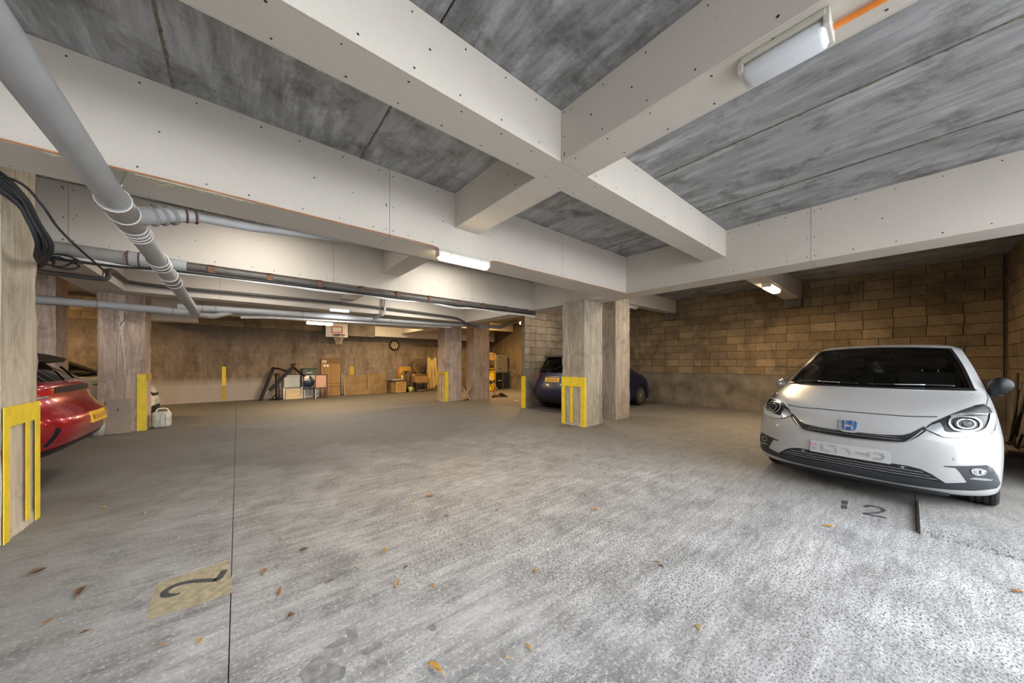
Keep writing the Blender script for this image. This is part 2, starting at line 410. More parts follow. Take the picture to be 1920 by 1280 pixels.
# columns with yellow warning bars
def column(x0, x1, y0, y1, z1, mat, chip=True):
    bm = bmesh.new(); bmesh.ops.create_cube(bm, size=1)
    for p in bm.verts: p.co = Vector((x0 + (p.co.x+.5)*(x1-x0), y0 + (p.co.y+.5)*(y1-y0), (p.co.z+.5)*z1))
    bmesh.ops.subdivide_edges(bm, edges=bm.edges[:], cuts=1)
    ve = [e for e in bm.edges if abs(e.verts[0].co.z - e.verts[1].co.z) > .3]
    bmesh.ops.subdivide_edges(bm, edges=ve, cuts=14)
    cx, cy = (x0+x1)/2, (y0+y1)/2
    for p in bm.verts:
        onx = min(abs(p.co.x-x0), abs(p.co.x-x1)) < 1e-4; ony = min(abs(p.co.y-y0), abs(p.co.y-y1)) < 1e-4
        if onx and ony:
            k = random.uniform(.004, .018) if chip else .006
            p.co.x += math.copysign(k, cx - p.co.x); p.co.y += math.copysign(k, cy - p.co.y)
    me = bpy.data.meshes.new('column'); bm.to_mesh(me); bm.free(); me.materials.append(mat)
    o = bpy.data.objects.new('column', me); C.objects.link(o); return structure(o)
def bars(col, face, p, a0, a1, zt, mat=None, wt=.13, we=.09, wm=.055, wrap=0, mids=(.5,), zb=0.0, left=True):
    """painted frame: top bar, two edge bars and the inner bars, a millimetre proud. face 'u'/'v': outward axis and position p"""
    mat = mat or YELLOW
    def q(a, b, z0, z1):
        e = .0015 if True else 0
        if face == 'v-': MB().box(a, b, p - e, p + .004, z0, z1).build('paint_stripe', mat, col)
        elif face == 'u-': MB().box(p - e, p + .004, a, b, z0, z1).build('paint_stripe', mat, col)
        else: MB().box(p - .004, p + e, a, b, z0, z1).build('paint_stripe', mat, col)
    q(a0, a1, zt - wt, zt)
    if left: q(a0, a0 + we, zb, zt - wt)
    q(a1 - we, a1, zb, zt - wt)
    for m in mids:
        c = a0 + (a1-a0)*m; q(c - wm/2, c + wm/2, zb + .06, zt - wt)
c = column(-1.90, -1.305, 4.19, 4.76, ZC, COLN)                      # near left
bars(c, 'u+', -1.302, 4.19, 4.758, .995, wt=.15, mids=(.63,), we=.08, wm=.06)
c = column(5.45, 6.09, 4.235, 4.85, ZP, COLM)                        # main column right of centre
bars(c, 'u-', 5.447, 4.232, 4.85, 1.02, mids=(.55,), we=.10, wm=.075, wt=.2)
MB().box(5.447, 5.51, 4.2325, 4.238, 0, 1.02).build('paint_stripe', YELLOW, c)
column(6.66, 7.29, 4.29, 4.87, ZC, COLM)
c = column(5.40, 6.06, 10.03, 10.58, ZC, COLP)
bars(c, 'u-', 5.397, 10.03, 10.58, 1.02, YELLOWD, mids=(.5,), we=.06, wm=.03, wt=.1)
MB().box(5.397, 5.52, 10.0275, 10.034, 0, 1.02).build('paint_stripe', YELLOW, c)
column(6.43, 7.12, 9.83, 10.35, ZC, COLP)
c = column(-2.0, -1.375, 9.55, 10.08, ZP, COLP)
MB().box(-1.50, -1.373, 9.5475, 9.553, 0, 1.10).build('paint_stripe', YELLOW, c)
MB().box(-1.379, -1.3735, 9.5475, 10.05, .97, 1.10).build('paint_stripe', YELLOWD, c)
LIME = plain('lime_run', (.52, .46, .39), .9, var=.15, world=True, scale=20)
for x, w, z0, z1 in ((-1.70, .10, 2.05, 2.6), (-1.69, .05, 1.6, 2.1), (-1.73, .016, .9, 2.1), (-1.66, .03, 1.1, 1.7), (-1.64, .012, .65, 1.3), (-1.77, .012, 1.35, 1.9)):
    mb = MB(); n = 9
    pl_ = []
    for i in range(n + 1):
        f = i/n; z = z1 + (z0 - z1)*f; ww = w*(1 - .75*f**1.5)/2; j = .010*math.sin(f*9 + x*40); pl_.append((x + j - ww, x + j + ww, z))
    mb.add([p for a, b, z in pl_ for p in ((a, 9.548, z), (b, 9.548, z))], [(2*i, 2*i+1, 2*i+3, 2*i+2) for i in range(n)]).build('lime_run', LIME, c)
column(-3.1, -2.45, 9.6, 10.15, ZC, COLP)

# walls
def wall(name, x0, x1, y0, y1, z0, z1, mat):
    return structure(MB().box(x0, x1, y0, y1, z0, z1).build(name, mat, origin=(0, 0, 0)))
BLK = {}
def blocks(par, axis, p, sgn, a0, a1, z0, z1, mat, ch=.2145, bl=.45, proud=.016, cut_out=None):
    """one mesh per block size, shared; the face looks along sgn on the other axis"""
    n = int((z1 - z0) / ch + .3)
    for r in range(n):
        za = z0 + r*ch; zb = min(z1, za + ch); x = a0 - (bl/2 if r % 2 else 0) - random.uniform(0, .03); first = True
        while x < a1 - .03:
            L = bl * random.choice((1, 1, 1, 1, 1, .5)) if r % 4 == 1 else bl
            s, e = max(x, a0), min(x + L, a1); x += L
            if e - s < .06: continue
            key = (axis, sgn, round(e-s, 2), round(zb-za, 3), mat.name)
            if key not in BLK:
                w, h, d = e-s-.011, zb-za-.011, .03
                mb = MB(); b = .004
                # front face slightly smaller than the back: arrises worn off
                fr = [(-w/2+b, -h/2+b), (w/2-b, -h/2+b), (w/2-b, h/2-b), (-w/2+b, h/2-b)]; bk = [(-w/2, -h/2), (w/2, -h/2), (w/2, h/2), (-w/2, h/2)]
                f3 = (lambda a, c, t: (a, t, c)) if axis == 'u' else (lambda a, c, t: (t, a, c))
                vs = [f3(a, c, 0) for a, c in fr] + [f3(a, c, -sgn*.004) for a, c in bk] + [f3(a, c, -sgn*d) for a, c in bk]
                mb.add(vs, [(0,1,2,3), (0,4,5,1), (1,5,6,2), (2,6,7,3), (3,7,4,0), (4,8,9,5), (5,9,10,6), (6,10,11,7), (7,11,8,4)])
                t = mb.build('block', mat, rec=True); BLK[key] = t.data; bpy.data.objects.remove(t)
            o = bpy.data.objects.new('block', BLK[key]); C.objects.link(o); o.parent = par
            pp = p + sgn*(proud + random.uniform(-.004, .004)); m = (s+e)/2
            o.location = (m, pp, (za+zb)/2) if axis == 'u' else (pp, m, (za+zb)/2)
            o.rotation_euler = (0, random.uniform(-.004, .004), 0) if axis == 'u' else (random.uniform(-.004, .004), 0, 0)
w = wall('wall_right', 10.88, 11.15, -1.3, 15.4, 0, ZC + .05, MORTAR)
blocks(w, 'v', 10.88, -1, -1.13, 7.16, 1.0, ZC, BLOCK)
MB().box(10.852, 10.885, -1.15, 15.0, 0, 1.0).build('render_band', RENDER, w)
w2 = MB().box(10.86, 10.885, 7.32, 15.0, 1.0, ZC).build('upper_render', BACKW, w)
w = wall('wall_side', 6.4, 11.15, -1.45, -1.18, 0, ZC + .05, MORTAR)
blocks(w, 'u', -1.18, 1, 6.4, 10.85, 1.0, ZC, BLOCK)
MB().box(6.4, 10.87, -1.19, -1.155, 0, 1.0).build('render_band', RENDER, w)
for y0, y1, x in ((1.68, 2.02, 10.84), (4.76, 5.04, 10.84)):                  # padstones under the cross beams
    structure(MB().bbox(10.62, 10.88, y0, y1, 2.70, 2.912, .01).build('beam_pad', RENDER))
w = wall('wall_partition', 6.47, 10.9, 7.18, 7.31, 0, ZC, MORTAR)
blocks(w, 'u', 7.18, -1, 6.455, 8.9, .915, ZC, BLOCKG)
MB().box(6.452, 9.5, 7.155, 7.185, 0, .915).build('render_band', RENDER, w)
MB().box(6.448, 6.475, 7.17, 7.315, .915, ZC).build('end_render', BLOCKG, w)
MB().box(6.444, 6.475, 7.151, 7.316, 0, .93).build('paint_stripe', YELLOW, w)
w = wall('wall_back', -8, 11.15, 15.0, 15.3, 0, ZC + .05, BACKW)
blocks(w, 'u', 15.0, -1, -7, 2.6, 2.58, ZC, BLOCK, proud=.012)
for x0, x1, z0, z1, mt in ((-.415, -.31, .55, 1.19, YELLOW), (-.41, -.315, .05, .5, YELLOWD), (3.61, 3.78, .82, 1.17, YELLOWD)):
    MB().box(x0, x1, 14.984, 15.01, z0, z1).build('paint_stripe', mt, w)
wall('wall_left', -7.7, -7.4, 2.2, 15.4, 0, ZC + .05, BACKW)
wall('wall_left', -3.9, -3.6, -12, 2.2, 0, 4.2, plain('sky_block_render', (.22, .20, .18), .9, var=.2, world=True, scale=2))  # unseen wall added to keep skylight off the beams' left faces
# ------------------------------------------------------------------ cars
PAINT_W = plain('pearl_white_paint', (.33, .334, .342), .34, 0, var=.02, coat=.5)
PAINT_R = plain('dark_red_paint', (.30, .006, .012), .25, .35, var=.05, coat=1.)
PAINT_B = plain('navy_blue_paint', (.0028, .006, .036), .3, 0, var=.05, coat=.2)
PAINT_C = plain('cream_paint', (.66, .62, .52), .35, 0, var=.03, coat=.6)
TRIM = plain('black_trim', (.010, .011, .013), .42, var=.15, spec=.3)
TRIMG = plain('satin_grey_trim', (.022, .026, .032), .45, var=.12, spec=.35)
GLOSSB = plain('gloss_black', (.008, .008, .01), .12, var=0, coat=1.)
CHROME = plain('chrome', (.82, .83, .85), .12, 1., var=.02)
SILVER = plain('silver_alloy', (.55, .54, .50), .32, .9, var=.05)
SILVERD = plain('satin_silver', (.42, .43, .45), .3, .8, var=.04)
TYRE = plain('tyre', (.022, .021, .021), .8, var=.25, scale=30)
LEDW = plain('light_guide', (.46, .49, .53), .25, var=.03)
LAMPD = plain('lamp_well', (.012, .013, .016), .35, 0, var=.1, spec=.3)
LAMPG = plain('lamp_grey', (.30, .31, .33), .25, .6, var=.1)
INTER = plain('cabin_black', (.016, .015, .015), .75, var=.2)
INTERG = plain('cabin_grey', (.42, .43, .41), .7, var=.1)
PLATEW = plain('plate_white', (.42, .425, .435), .3, var=.03)
PLATEY = plain('plate_yellow', (.72, .42, .02), .35, var=.05)
BLUEE = plain('emblem_blue', (.02, .09, .34), .2, var=.05, coat=1.)
REDL = plain('red_lens', (.42, .01, .015), .15, var=.1, coat=1.)
GREYT = plain('plate_smear', (.30, .31, .33), .5, var=.25)
def glass_mat(name, tint, rough=.02):
    m, n, l, bs = new_mat(name)
    l.remove(bs.outputs[0].links[0])
    tr = n.new('ShaderNodeBsdfTransparent'); tr.inputs[0].default_value = (*tint, 1)
    gl = n.new('ShaderNodeBsdfGlossy'); gl.inputs['Roughness'].default_value = rough
    fr = n.new('ShaderNodeFresnel'); fr.inputs[0].default_value = 1.5
    mx = n.new('ShaderNodeMixShader'); l.new(fr.outputs[0], mx.inputs[0]); l.new(tr.outputs[0], mx.inputs[1]); l.new(gl.outputs[0], mx.inputs[2])
    l.new(mx.outputs[0], n['Material Output'].inputs[0]); return m
GLASS = glass_mat('car_glass', (.55, .57, .56)); GLASSD = glass_mat('privacy_glass', (.03, .033, .036)); CLEAR = glass_mat('clear_lens', (.93, .94, .95), .01)

def car_grid(rows, flat=2.4, wy=1.0):
    """rows: ((s0,z0), (s3,y3,z3), (s4,y4,z4), (s5..), (s6..), (s7..)) -> one half grid of 8 columns"""
    G = []
    for (s0, z0), *ps in rows:
        p3, p4, p5, p6, p7 = [(s, y*wy, z) for s, y, z in ps]
        r = []
        for t in (0, .40, .74):
            r.append((s0 + (p3[0]-s0)*t**flat, p3[1]*t, z0 + (p3[2]-z0)*t**2))
        G.append(r + [p3, p4, p5, p6, p7])
    return G
def car_shell(G, glass, parent, paint, body_name='body', gmats=None, sub=2):
    """glass: {part name: [(row0, row1, col0, col1, side)]}; side 'c' spans the centre, 'l'/'r' one flank"""
    nr, nc = len(G), len(G[0]); W = 2*nc - 1
    V = []
    for r in G:
        V += [(s, -y, z) for s, y, z in reversed(r[1:])] + [(r[0][0], 0, r[0][2])] + [(s, y, z) for s, y, z in r[1:]]
    owner = {}
    for name, rg in glass.items():
        for r0, r1, c0, c1, side in rg:
            for i in range(r0, r1):
                if side == 'c': ks = range(nc-1-c1, nc-1+c1)
                elif side == 'r': ks = range(nc-1+c0, nc-1+c1)
                else: ks = range(nc-1-c1, nc-1-c0)
                for k in ks: owner[(i, k)] = name
    F = {}
    for i in range(nr-1):
        for k in range(W-1):
            F.setdefault(owner.get((i, k), body_name), []).append((i*W+k, i*W+k+1, (i+1)*W+k+1, (i+1)*W+k))
    crease = set()
    for rg in glass.values():
        for r0, r1, c0, c1, side in rg:
            for i in (r0, r1):
                if side == 'c': crease |= {i*W + nc-1-c1, i*W + nc-1+c1}
    out = {}
    for name, fs in F.items():
        me = bpy.data.meshes.new(name); used = sorted({i for f in fs for i in f}); mp = {a: b for b, a in enumerate(used)}
        me.from_pydata([V[i] for i in used], [], [tuple(mp[i] for i in reversed(f)) for f in fs])
        at_ = me.attributes.new('crease_vert', 'FLOAT', 'POINT')
        for a, b in mp.items(): at_.data[b].value = .85 if a in crease else 0.0
        nm = name.split('.')[0]
        me.materials.append(paint if nm == body_name else (gmats or {}).get(nm, GLASS))
        me.polygons.foreach_set('use_smooth', [True]*len(me.polygons))
        o = bpy.data.objects.new(nm, me); C.objects.link(o); o.parent = parent
        m = o.modifiers.new('sub', 'SUBSURF'); m.levels = sub; m.render_levels = sub
        out[name] = o
    return out
def bvh_of(o):
    dg = bpy.context.evaluated_depsgraph_get(); e = o.evaluated_get(dg); me = e.to_mesh()
    t = BVHTree.FromPolygons([v.co.copy() for v in me.vertices], [tuple(p.vertices) for p in me.polygons]); e.to_mesh_clear(); return t
def skin(bvh, poly, name, mat, parent, d=(1, 0, 0), off=.003, thick=.004, cell=.035, start=None, smooth=True):
    """a flush piece cut to an outline in the plane across direction d and laid on the shell along d; has its own thickness"""
    d = Vector(d).normalized(); a = Vector((0, 1, 0)) if abs(d.x) > .5 else Vector((1, 0, 0)); b = Vector((0, 0, 1))
    bm = bmesh.new(); bm.faces.new([bm.verts.new(a*p + b*q) for p, q in poly])
    ps = [p for p, q in poly]; qs = [q for p, q in poly]
    for lo, hi, nrm in ((min(ps), max(ps), a), (min(qs), max(qs), b)):
        k = int((hi-lo)/cell)
        for i in range(1, k+1):
            bmesh.ops.bisect_plane(bm, geom=bm.verts[:]+bm.edges[:]+bm.faces[:], plane_co=nrm*(lo + (hi-lo)*i/(k+1)), plane_no=nrm)
    miss = []
    st = -6 if start is None else start
    for v in bm.verts:
        h = bvh.ray_cast(v.co + d*st, d, 20)
        if h[0] is None: miss.append(v); continue
        n = h[1]
        if n.dot(d) > 0: n = -n
        v.co = h[0] + n*off
    if miss:
        ok = [v for v in bm.verts if v not in miss]
        for v in miss:
            if ok:
                q = min(ok, key=lambda w: (w.co - (v.co + d*((w.co-v.co).dot(d)))).length)
                v.co = v.co + d*((q.co-v.co).dot(d))
    bmesh.ops.triangulate(bm, faces=[f for f in bm.faces if len(f.verts) > 4])
    bmesh.ops.recalc_face_normals(bm, faces=bm.faces)
    bm.faces.ensure_lookup_table()
    if bm.faces and sum((f.normal.dot(d) for f in bm.faces)) > 0: bmesh.ops.reverse_faces(bm, faces=bm.faces)
    if thick:
        for v in bm.verts: v.co += d*thick
        g = bmesh.ops.extrude_face_region(bm, geom=bm.faces[:]); vs = [e for e in g['geom'] if isinstance(e, bmesh.types.BMVert)]
        for v in vs: v.co -= d*thick
    me = bpy.data.meshes.new(name); bm.to_mesh(me); bm.free(); me.materials.append(mat)
    if smooth: me.polygons.foreach_set('use_smooth', [True]*len(me.polygons))
    o = bpy.data.objects.new(name, me); C.objects.link(o); o.parent = parent
    if smooth: sharp(o, 50)
    return o
def ribbon(path, w):
    """outline of a stroke of width w along a 2D path (w may be a list)"""
    n = len(path); L = []; Rr = []
    for i, (x, y) in enumerate(path):
        x0, y0 = path[max(i-1, 0)]; x1, y1 = path[min(i+1, n-1)]; dx, dy = x1-x0, y1-y0; l = math.hypot(dx, dy) or 1
        ww = (w[i] if isinstance(w, (list, tuple)) else w)/2
        L.append((x - dy/l*ww, y + dx/l*ww)); Rr.append((x + dy/l*ww, y - dx/l*ww))
    return L + Rr[::-1]
def spline(pts, n=6):
    """Catmull-Rom through 2D or 3D points"""
    out = []
    P = [Vector(p if len(p) == 3 else (*p, 0)) for p in pts]
    for i in range(len(P)-1):
        a, b, c, d = P[max(i-1, 0)], P[i], P[i+1], P[min(i+2, len(P)-1)]
        for k in range(n):
            t = k/n
            out.append(.5*((2*b) + (c-a)*t + (2*a-5*b+4*c-d)*t*t + (-a+3*b-3*c+d)*t**3))
    out.append(P[-1])
    return [tuple(v[:len(pts[0])]) for v in out]
def circle(cx, cy, rx, ry=None, n=20, rot=0):
    ry = ry or rx; return [(cx + rx*math.cos(2*math.pi*k/n)*math.cos(rot) - ry*math.sin(2*math.pi*k/n)*math.sin(rot),
                            cy + rx*math.cos(2*math.pi*k/n)*math.sin(rot) + ry*math.sin(2*math.pi*k/n)*math.cos(rot)) for k in range(n)]
def wheel(parent, s, y, r=.30, w=.185, side=1, spokes=8, rim=SILVER):
    """tyre with grooves, rim and spokes; side is the outward direction"""
    prof = []
    h = w/2
    prof = [(r*.66, -h*.80), (r*.80, -h*.98), (r*.92, -h), (r*.985, -h*.86)]
    for k in range(4):
        a = -h*.62 + k*h*.42
        prof += [(r, a - h*.14), (r, a + h*.10), (r*.972, a + h*.115), (r*.972, a + h*.21), (r, a + h*.225)]
    prof += [(r*.985, h*.86), (r*.92, h), (r*.80, h*.98), (r*.66, h*.80)]
    t = MB().lathe(prof, (s, y, r), 36, 'y').build('tyre', TYRE, parent, True, local=True); sharp(t, 35)
    b = MB(); f = y + side*h*.75
    b.lathe([(r*.66, side*h*.85), (r*.60, side*h*.80), (r*.58, -side*h*.2), (r*.25, -side*h*.25), (0.001, -side*h*.25)], (s, y, r), 32, 'y')
    t2 = b.build('wheel_rim', TRIM, t, True, local=True); sharp(t2, 35)
    mb = MB()
    for k in range(spokes):
        a = 2*math.pi*k/spokes; dx, dz = math.cos(a), math.sin(a)
        for e in (-.045, .045):
            ex, ez = math.cos(a+e*4), math.sin(a+e*4)
            mb.bar((s + dx*r*.10, f, r + dz*r*.10), (s + ex*r*.60, f, r + ez*r*.60), .022, .02, (0, 1, 0))
    mb.lathe([(r*.16, side*.012), (r*.14, side*.02), (.001, side*.02)], (s, f, r), 16, 'y')
    mb.lathe([(r*.66, 0), (r*.655, side*.012), (r*.60, side*.012), (r*.59, 0)], (s, f, r), 32, 'y')
    mb.build('spokes', rim, t, False, local=True)
    return t
def underbody(parent, L, w, arches, r=.34, zb=.20, ztop=.8):
    """dark floor pan and wheel housings so that nothing shows through the arches"""
    mb = MB()
    xs = [.46] + [x for a in arches for x in (a - r - .03, a + r + .03)] + [L - .46]
    for a, b in zip(xs[0::2], xs[1::2]): mb.box(a, b, -w + .09, w - .09, zb, ztop - .12)
    for a in arches: mb.box(a - r - .03, a + r + .03, -w + .28, w - .28, zb + .05, ztop - .1)
    return mb.build('underbody', INTER, parent, local=True)
def seal(o, bvh, parent, w, name, mat, inset=.5):
    """flat black border along the rim of a glass pane"""
    dg = bpy.context.evaluated_depsgraph_get(); e = o.evaluated_get(dg); me = e.to_mesh()
    bm = bmesh.new(); bm.from_mesh(me); e.to_mesh_clear()
    bmesh.ops.inset_region(bm, faces=bm.faces[:], thickness=w, use_boundary=True, use_even_offset=True)
    bm.normal_update()
    keep = set()
    for f in bm.faces:
        if any(ed.is_boundary for ed in f.edges): keep.add(f)
    bmesh.ops.delete(bm, geom=[f for f in bm.faces if f not in keep], context='FACES')
    for v in bm.verts: v.co += v.normal * .0025
    m2 = bpy.data.meshes.new(name); bm.to_mesh(m2); bm.free(); m2.materials.append(mat)
    q = bpy.data.objects.new(name, m2); C.objects.link(q); q.parent = parent; return q

HATCH = [
 ((.30,.17),(.36,.60,.17),(.42,.70,.18),(.46,.76,.18),(.49,.79,.18),(.505,.80,.18)),
 ((.045,.165),(.12,.60,.165),(.23,.735,.17),(.33,.80,.18),(.43,.83,.19),(.505,.838,.21)),
 ((.005,.25),(.075,.60,.25),(.19,.755,.255),(.30,.82,.26),(.42,.845,.27),(.50,.85,.29)),
 ((.0,.42),(.075,.60,.43),(.20,.762,.435),(.31,.828,.43),(.43,.85,.42),(.515,.856,.40)),
 ((.015,.58),(.10,.60,.595),(.22,.758,.60),(.33,.825,.59),(.45,.852,.55),(.55,.860,.48)),
 ((.04,.715),(.15,.60,.735),(.27,.745,.745),(.38,.815,.735),(.51,.85,.67),(.62,.862,.56)),
 ((.10,.815),(.23,.60,.845),(.37,.725,.86),(.48,.795,.85),(.62,.845,.75),(.72,.862,.62)),
 ((.32,.905),(.42,.61,.935),(.55,.725,.95),(.66,.785,.925),(.78,.842,.80),(.84,.862,.645)),
 ((.66,1.015),(.86,.67,1.025),(.96,.76,1.015),(1.02,.80,.965),(1.00,.845,.80),(.98,.862,.61)),
 ((.72,1.045),(.98,.715,1.045),(1.08,.78,1.025),(1.13,.81,.97),(1.12,.848,.76),(1.09,.862,.51)),
 ((1.20,1.325),(1.38,.645,1.295),(1.45,.715,1.245),(1.46,.79,.975),(1.40,.85,.70),(1.17,.86,.36)),
 ((1.60,1.515),(1.72,.555,1.485),(1.79,.635,1.435),(1.78,.79,.98),(1.75,.852,.68),(1.30,.84,.20)),
 ((1.70,1.545),(1.80,.545,1.52),(1.86,.625,1.465),(1.86,.79,.985),(1.84,.852,.68),(1.60,.84,.19)),
 ((2.30,1.575),(2.32,.545,1.55),(2.35,.625,1.49),(2.35,.79,.995),(2.30,.852,.68),(2.20,.84,.19)),
 ((3.10,1.56),(3.08,.54,1.535),(3.06,.615,1.475),(3.05,.79,1.01),(2.95,.852,.70),(2.86,.84,.20)),
 ((3.60,1.515),(3.55,.53,1.49),(3.48,.61,1.43),(3.42,.785,1.02),(3.12,.852,.72),(2.93,.855,.36)),
 ((3.70,1.475),(3.64,.53,1.45),(3.58,.62,1.38),(3.52,.785,1.03),(3.25,.855,.76),(3.01,.86,.52)),
 ((3.90,1.05),(3.84,.62,1.05),(3.76,.72,1.04),(3.68,.78,1.0),(3.45,.855,.82),(3.26,.86,.64)),
 ((3.96,.86),(3.90,.62,.86),(3.82,.735,.86),(3.73,.80,.86),(3.60,.85,.78),(3.46,.86,.56)),
 ((4.02,.62),(3.97,.61,.62),(3.88,.745,.62),(3.78,.815,.62),(3.67,.85,.60),(3.57,.858,.42)),
 ((4.03,.45),(3.98,.60,.45),(3.89,.745,.45),(3.79,.815,.44),(3.68,.845,.40),(3.60,.852,.28)),
 ((3.98,.24),(3.93,.58,.24),(3.85,.72,.24),(3.76,.79,.23),(3.68,.82,.22),(3.61,.83,.21)),
 ((3.70,.2),(3.68,.58,.2),(3.66,.70,.2),(3.64,.76,.2),(3.62,.79,.2),(3.61,.80,.2)),
]
HGLASS = {'windscreen': [(9, 11, 0, 3, 'c')], 'side_window.r': [(10, 15, 4, 5, 'r')], 'side_window.l': [(10, 15, 4, 5, 'l')],
          'rear_window': [(16, 17, 0, 3, 'c')]}
JAZZ_YAW = R(4.6)
jazz = thing('car', (4.64, .38, 0), 'white hatchback parked nose-out beside the block wall on the right', 'car', rotz=-JAZZ_YAW)
jz = car_shell(car_grid(HATCH, wy=1.013), HGLASS, jazz, PAINT_W, gmats={'windscreen': GLASS, 'side_window': GLASS, 'rear_window': GLASSD}, sub=3)
# --- white car: front details, flush pieces laid on the shell
bpy.context.view_layer.update()
JB = bvh_of(jz['body']); JWS = bvh_of(jz['windscreen'])
FX = (1, 0, 0)
def both(poly): return (poly, [(-a, b) for a, b in reversed(poly)])
def sym(half): return half + [(-a, b) for a, b in reversed(half) if abs(a) > 1e-6]
# grille, lower air intake and dark surround
gt = [(0,.640),(.11,.642),(.223,.644),(.293,.652),(.345,.660),(.39,.684),(.43,.722),(.462,.752)]
gb = [(.474,.712),(.437,.664),(.404,.632),(.37,.604),(.33,.590),(.21,.586),(0,.580)]
gr = skin(JB, sym(gt + gb), 'grille', TRIM, jazz, FX, .003, .02)
for z, y1 in ((.632, .31), (.612, .33)):
    skin(JB, [(-y1, z), (y1, z), (y1, z + .004), (-y1, z + .004)], 'grille_bar', LAMPG, gr, FX, .006, .003)
for y in (-.30, -.19, .12, .22, .30): skin(JB, [(y, .598), (y + .006, .598), (y + .006, .640), (y, .640)], 'grille_rib', TRIMG, gr, FX, .005, .003)
rim = ribbon(spline([(-.455,.716),(-.437,.690),(-.404,.648),(-.37,.611),(-.33,.592),(-.21,.583),(0,.577),(.21,.583),(.33,.592),(.37,.611),(.404,.648),(.437,.690),(.455,.716)], 4), .006)
skin(JB, rim, 'grille_rim', SILVERD, gr, FX, .008, .006)
it = [(0,.387),(.11,.387),(.27,.394),(.375,.393),(.45,.38),(.51,.347),(.576,.290)]
ib = [(.572,.284),(.47,.288),(.35,.286),(.11,.288),(0,.288)]
ik = skin(JB, sym(it + ib), 'air_intake', LAMPD, jazz, FX, .002, .02)
for z, y1 in ((.308, .535), (.330, .50), (.354, .46)):
    skin(JB, [(-y1, z), (y1, z), (y1, z + .005), (-y1, z + .005)], 'slat', LAMPG, ik, FX, .006, .004)
for y in (-.345, .345):
    skin(JB, [(y-.03, .362), (y+.03, .362), (y+.03, .390), (y-.03, .390)], 'sensor_mount', TRIMG, ik, FX, .007, .004)
    skin(JB, circle(y, .376, .011, n=12), 'sensor', LAMPG, ik, FX, .012, .004)
low = [(0,.286),(.47,.286),(.578,.288),(.60,.292),(.690,.313),(.655,.392),(.634,.426),(.575,.427),(.575,.434),(.655,.446),(.78,.466),(.808,.444),(.832,.377),(.846,.30),(.828,.270),(.71,.246),(.60,.236),(.458,.224),(.3,.219),(0,.222)]
surr = skin(JB, sym(low), 'bumper_surround', TRIMG, jazz, FX, .005, .012)
skin(JB, sym([(0,.197),(.3,.197),(.52,.198),(.60,.190),(.60,.168),(0,.168)]), 'front_skirt', TRIM, jazz, FX, .004, .01)
skin(JB, ribbon(spline([(-.56,.200),(-.3,.1985),(0,.198),(.3,.1985),(.56,.200)], 5), .005), 'skirt_line', SILVERD, jazz, FX, .006, .004)
for fog in both([(.704,.425),(.735,.437),(.772,.422),(.770,.393),(.735,.377),(.706,.394)]):
    f = skin(JB, spline(fog + fog[:1], 4)[:-1], 'fog_lamp', LAMPG, jazz, FX, .010, .006)
    cx = sum(p[0] for p in fog)/6; cz = sum(p[1] for p in fog)/6
    skin(JB, circle(cx, cz, .022, .016, 14), 'fog_lens', CLEAR, f, FX, .016, .004)
    sg = 1 if cx > 0 else -1
    skin(JB, [(sg*.690,.345),(sg*.80,.338),(sg*.808,.352),(sg*.72,.362)][::sg], 'fog_ledge', LAMPG, f, FX, .009, .003)
for y in (-.63, .63): skin(JB, circle(y, .50, .012, n=14), 'parking_sensor', PAINT_W, jazz, FX, .004, .003)
# bonnet shut line, bonnet sides
shut = spline([(-.53,.836),(-.358,.824),(-.228,.8235),(0,.8225),(.23,.825),(.412,.823),(.53,.836)], 6)
skin(JB, ribbon(shut, .0075), 'bonnet_gap', DARK, jazz, FX, .0015, .002)
for sg in (-1, 1):
    g = spline([(sg*.782,.925),(sg*.79,.955),(sg*.795,.99),(sg*.785,1.02)], 4)
    skin(JB, ribbon(g, .006), 'wing_gap', DARK, jazz, FX, .0015, .002)
# head lamps
HLP = [(.462,.728),(.503,.786),(.587,.850),(.655,.895),(.725,.933),(.768,.942),(.800,.908),(.820,.845),(.828,.783),(.824,.741),(.806,.714),(.740,.696),(.660,.684),(.584,.676),(.541,.682),(.500,.705)]
for sg in (1, -1):
    def P(l): return [(sg*a, b) for a, b in l][::sg]
    hl = skin(JB, P(HLP), 'headlamp', LAMPD, jazz, FX, .004, .012, cell=.03)
    guide = spline([(.552,.708),(.585,.694),(.66,.701),(.74,.712),(.783,.745),(.803,.81),(.806,.868)], 6)
    skin(JB, ribbon(P(guide), [.022 + .022*min(1, k/14) for k in range(len(guide))]), 'light_guide', LEDW, hl, FX, .011, .006)
    skin(JB, P([(.468,.728),(.50,.765),(.545,.79),(.565,.745),(.57,.690),(.545,.688),(.505,.708)]), 'turn_lamp', LAMPG, hl, FX, .009, .004)
    skin(JB, P(ribbon(spline([(.60,.838),(.66,.862),(.72,.872),(.785,.868)], 5), .02)), 'lamp_brow', LAMPG, hl, FX, .010, .004)
    ringp = spline([(.592,.783),(.602,.825),(.645,.842),(.715,.838),(.748,.799),(.738,.755),(.69,.733),(.62,.741),(.592,.783)], 5)
    skin(JB, ribbon(P(ringp), .012), 'lamp_ring', SILVERD, hl, FX, .013, .006)
    skin(JB, P(circle(.674, .786, .058, .044, 20)), 'reflector_bowl', TRIM, hl, FX, .012, .004)
    rp = [(.674 + .044*math.cos(t*2*math.pi/20), .786 + .036*math.sin(t*2*math.pi/20)) for t in range(21)]
    skin(JB, ribbon(P(rp), .007), 'bowl_rim', SILVERD, hl, FX, .016, .004)
    skin(JB, P(circle(.678, .786, .022, .019, 16)), 'projector_lens', LAMPD, hl, FX, .018, .006)
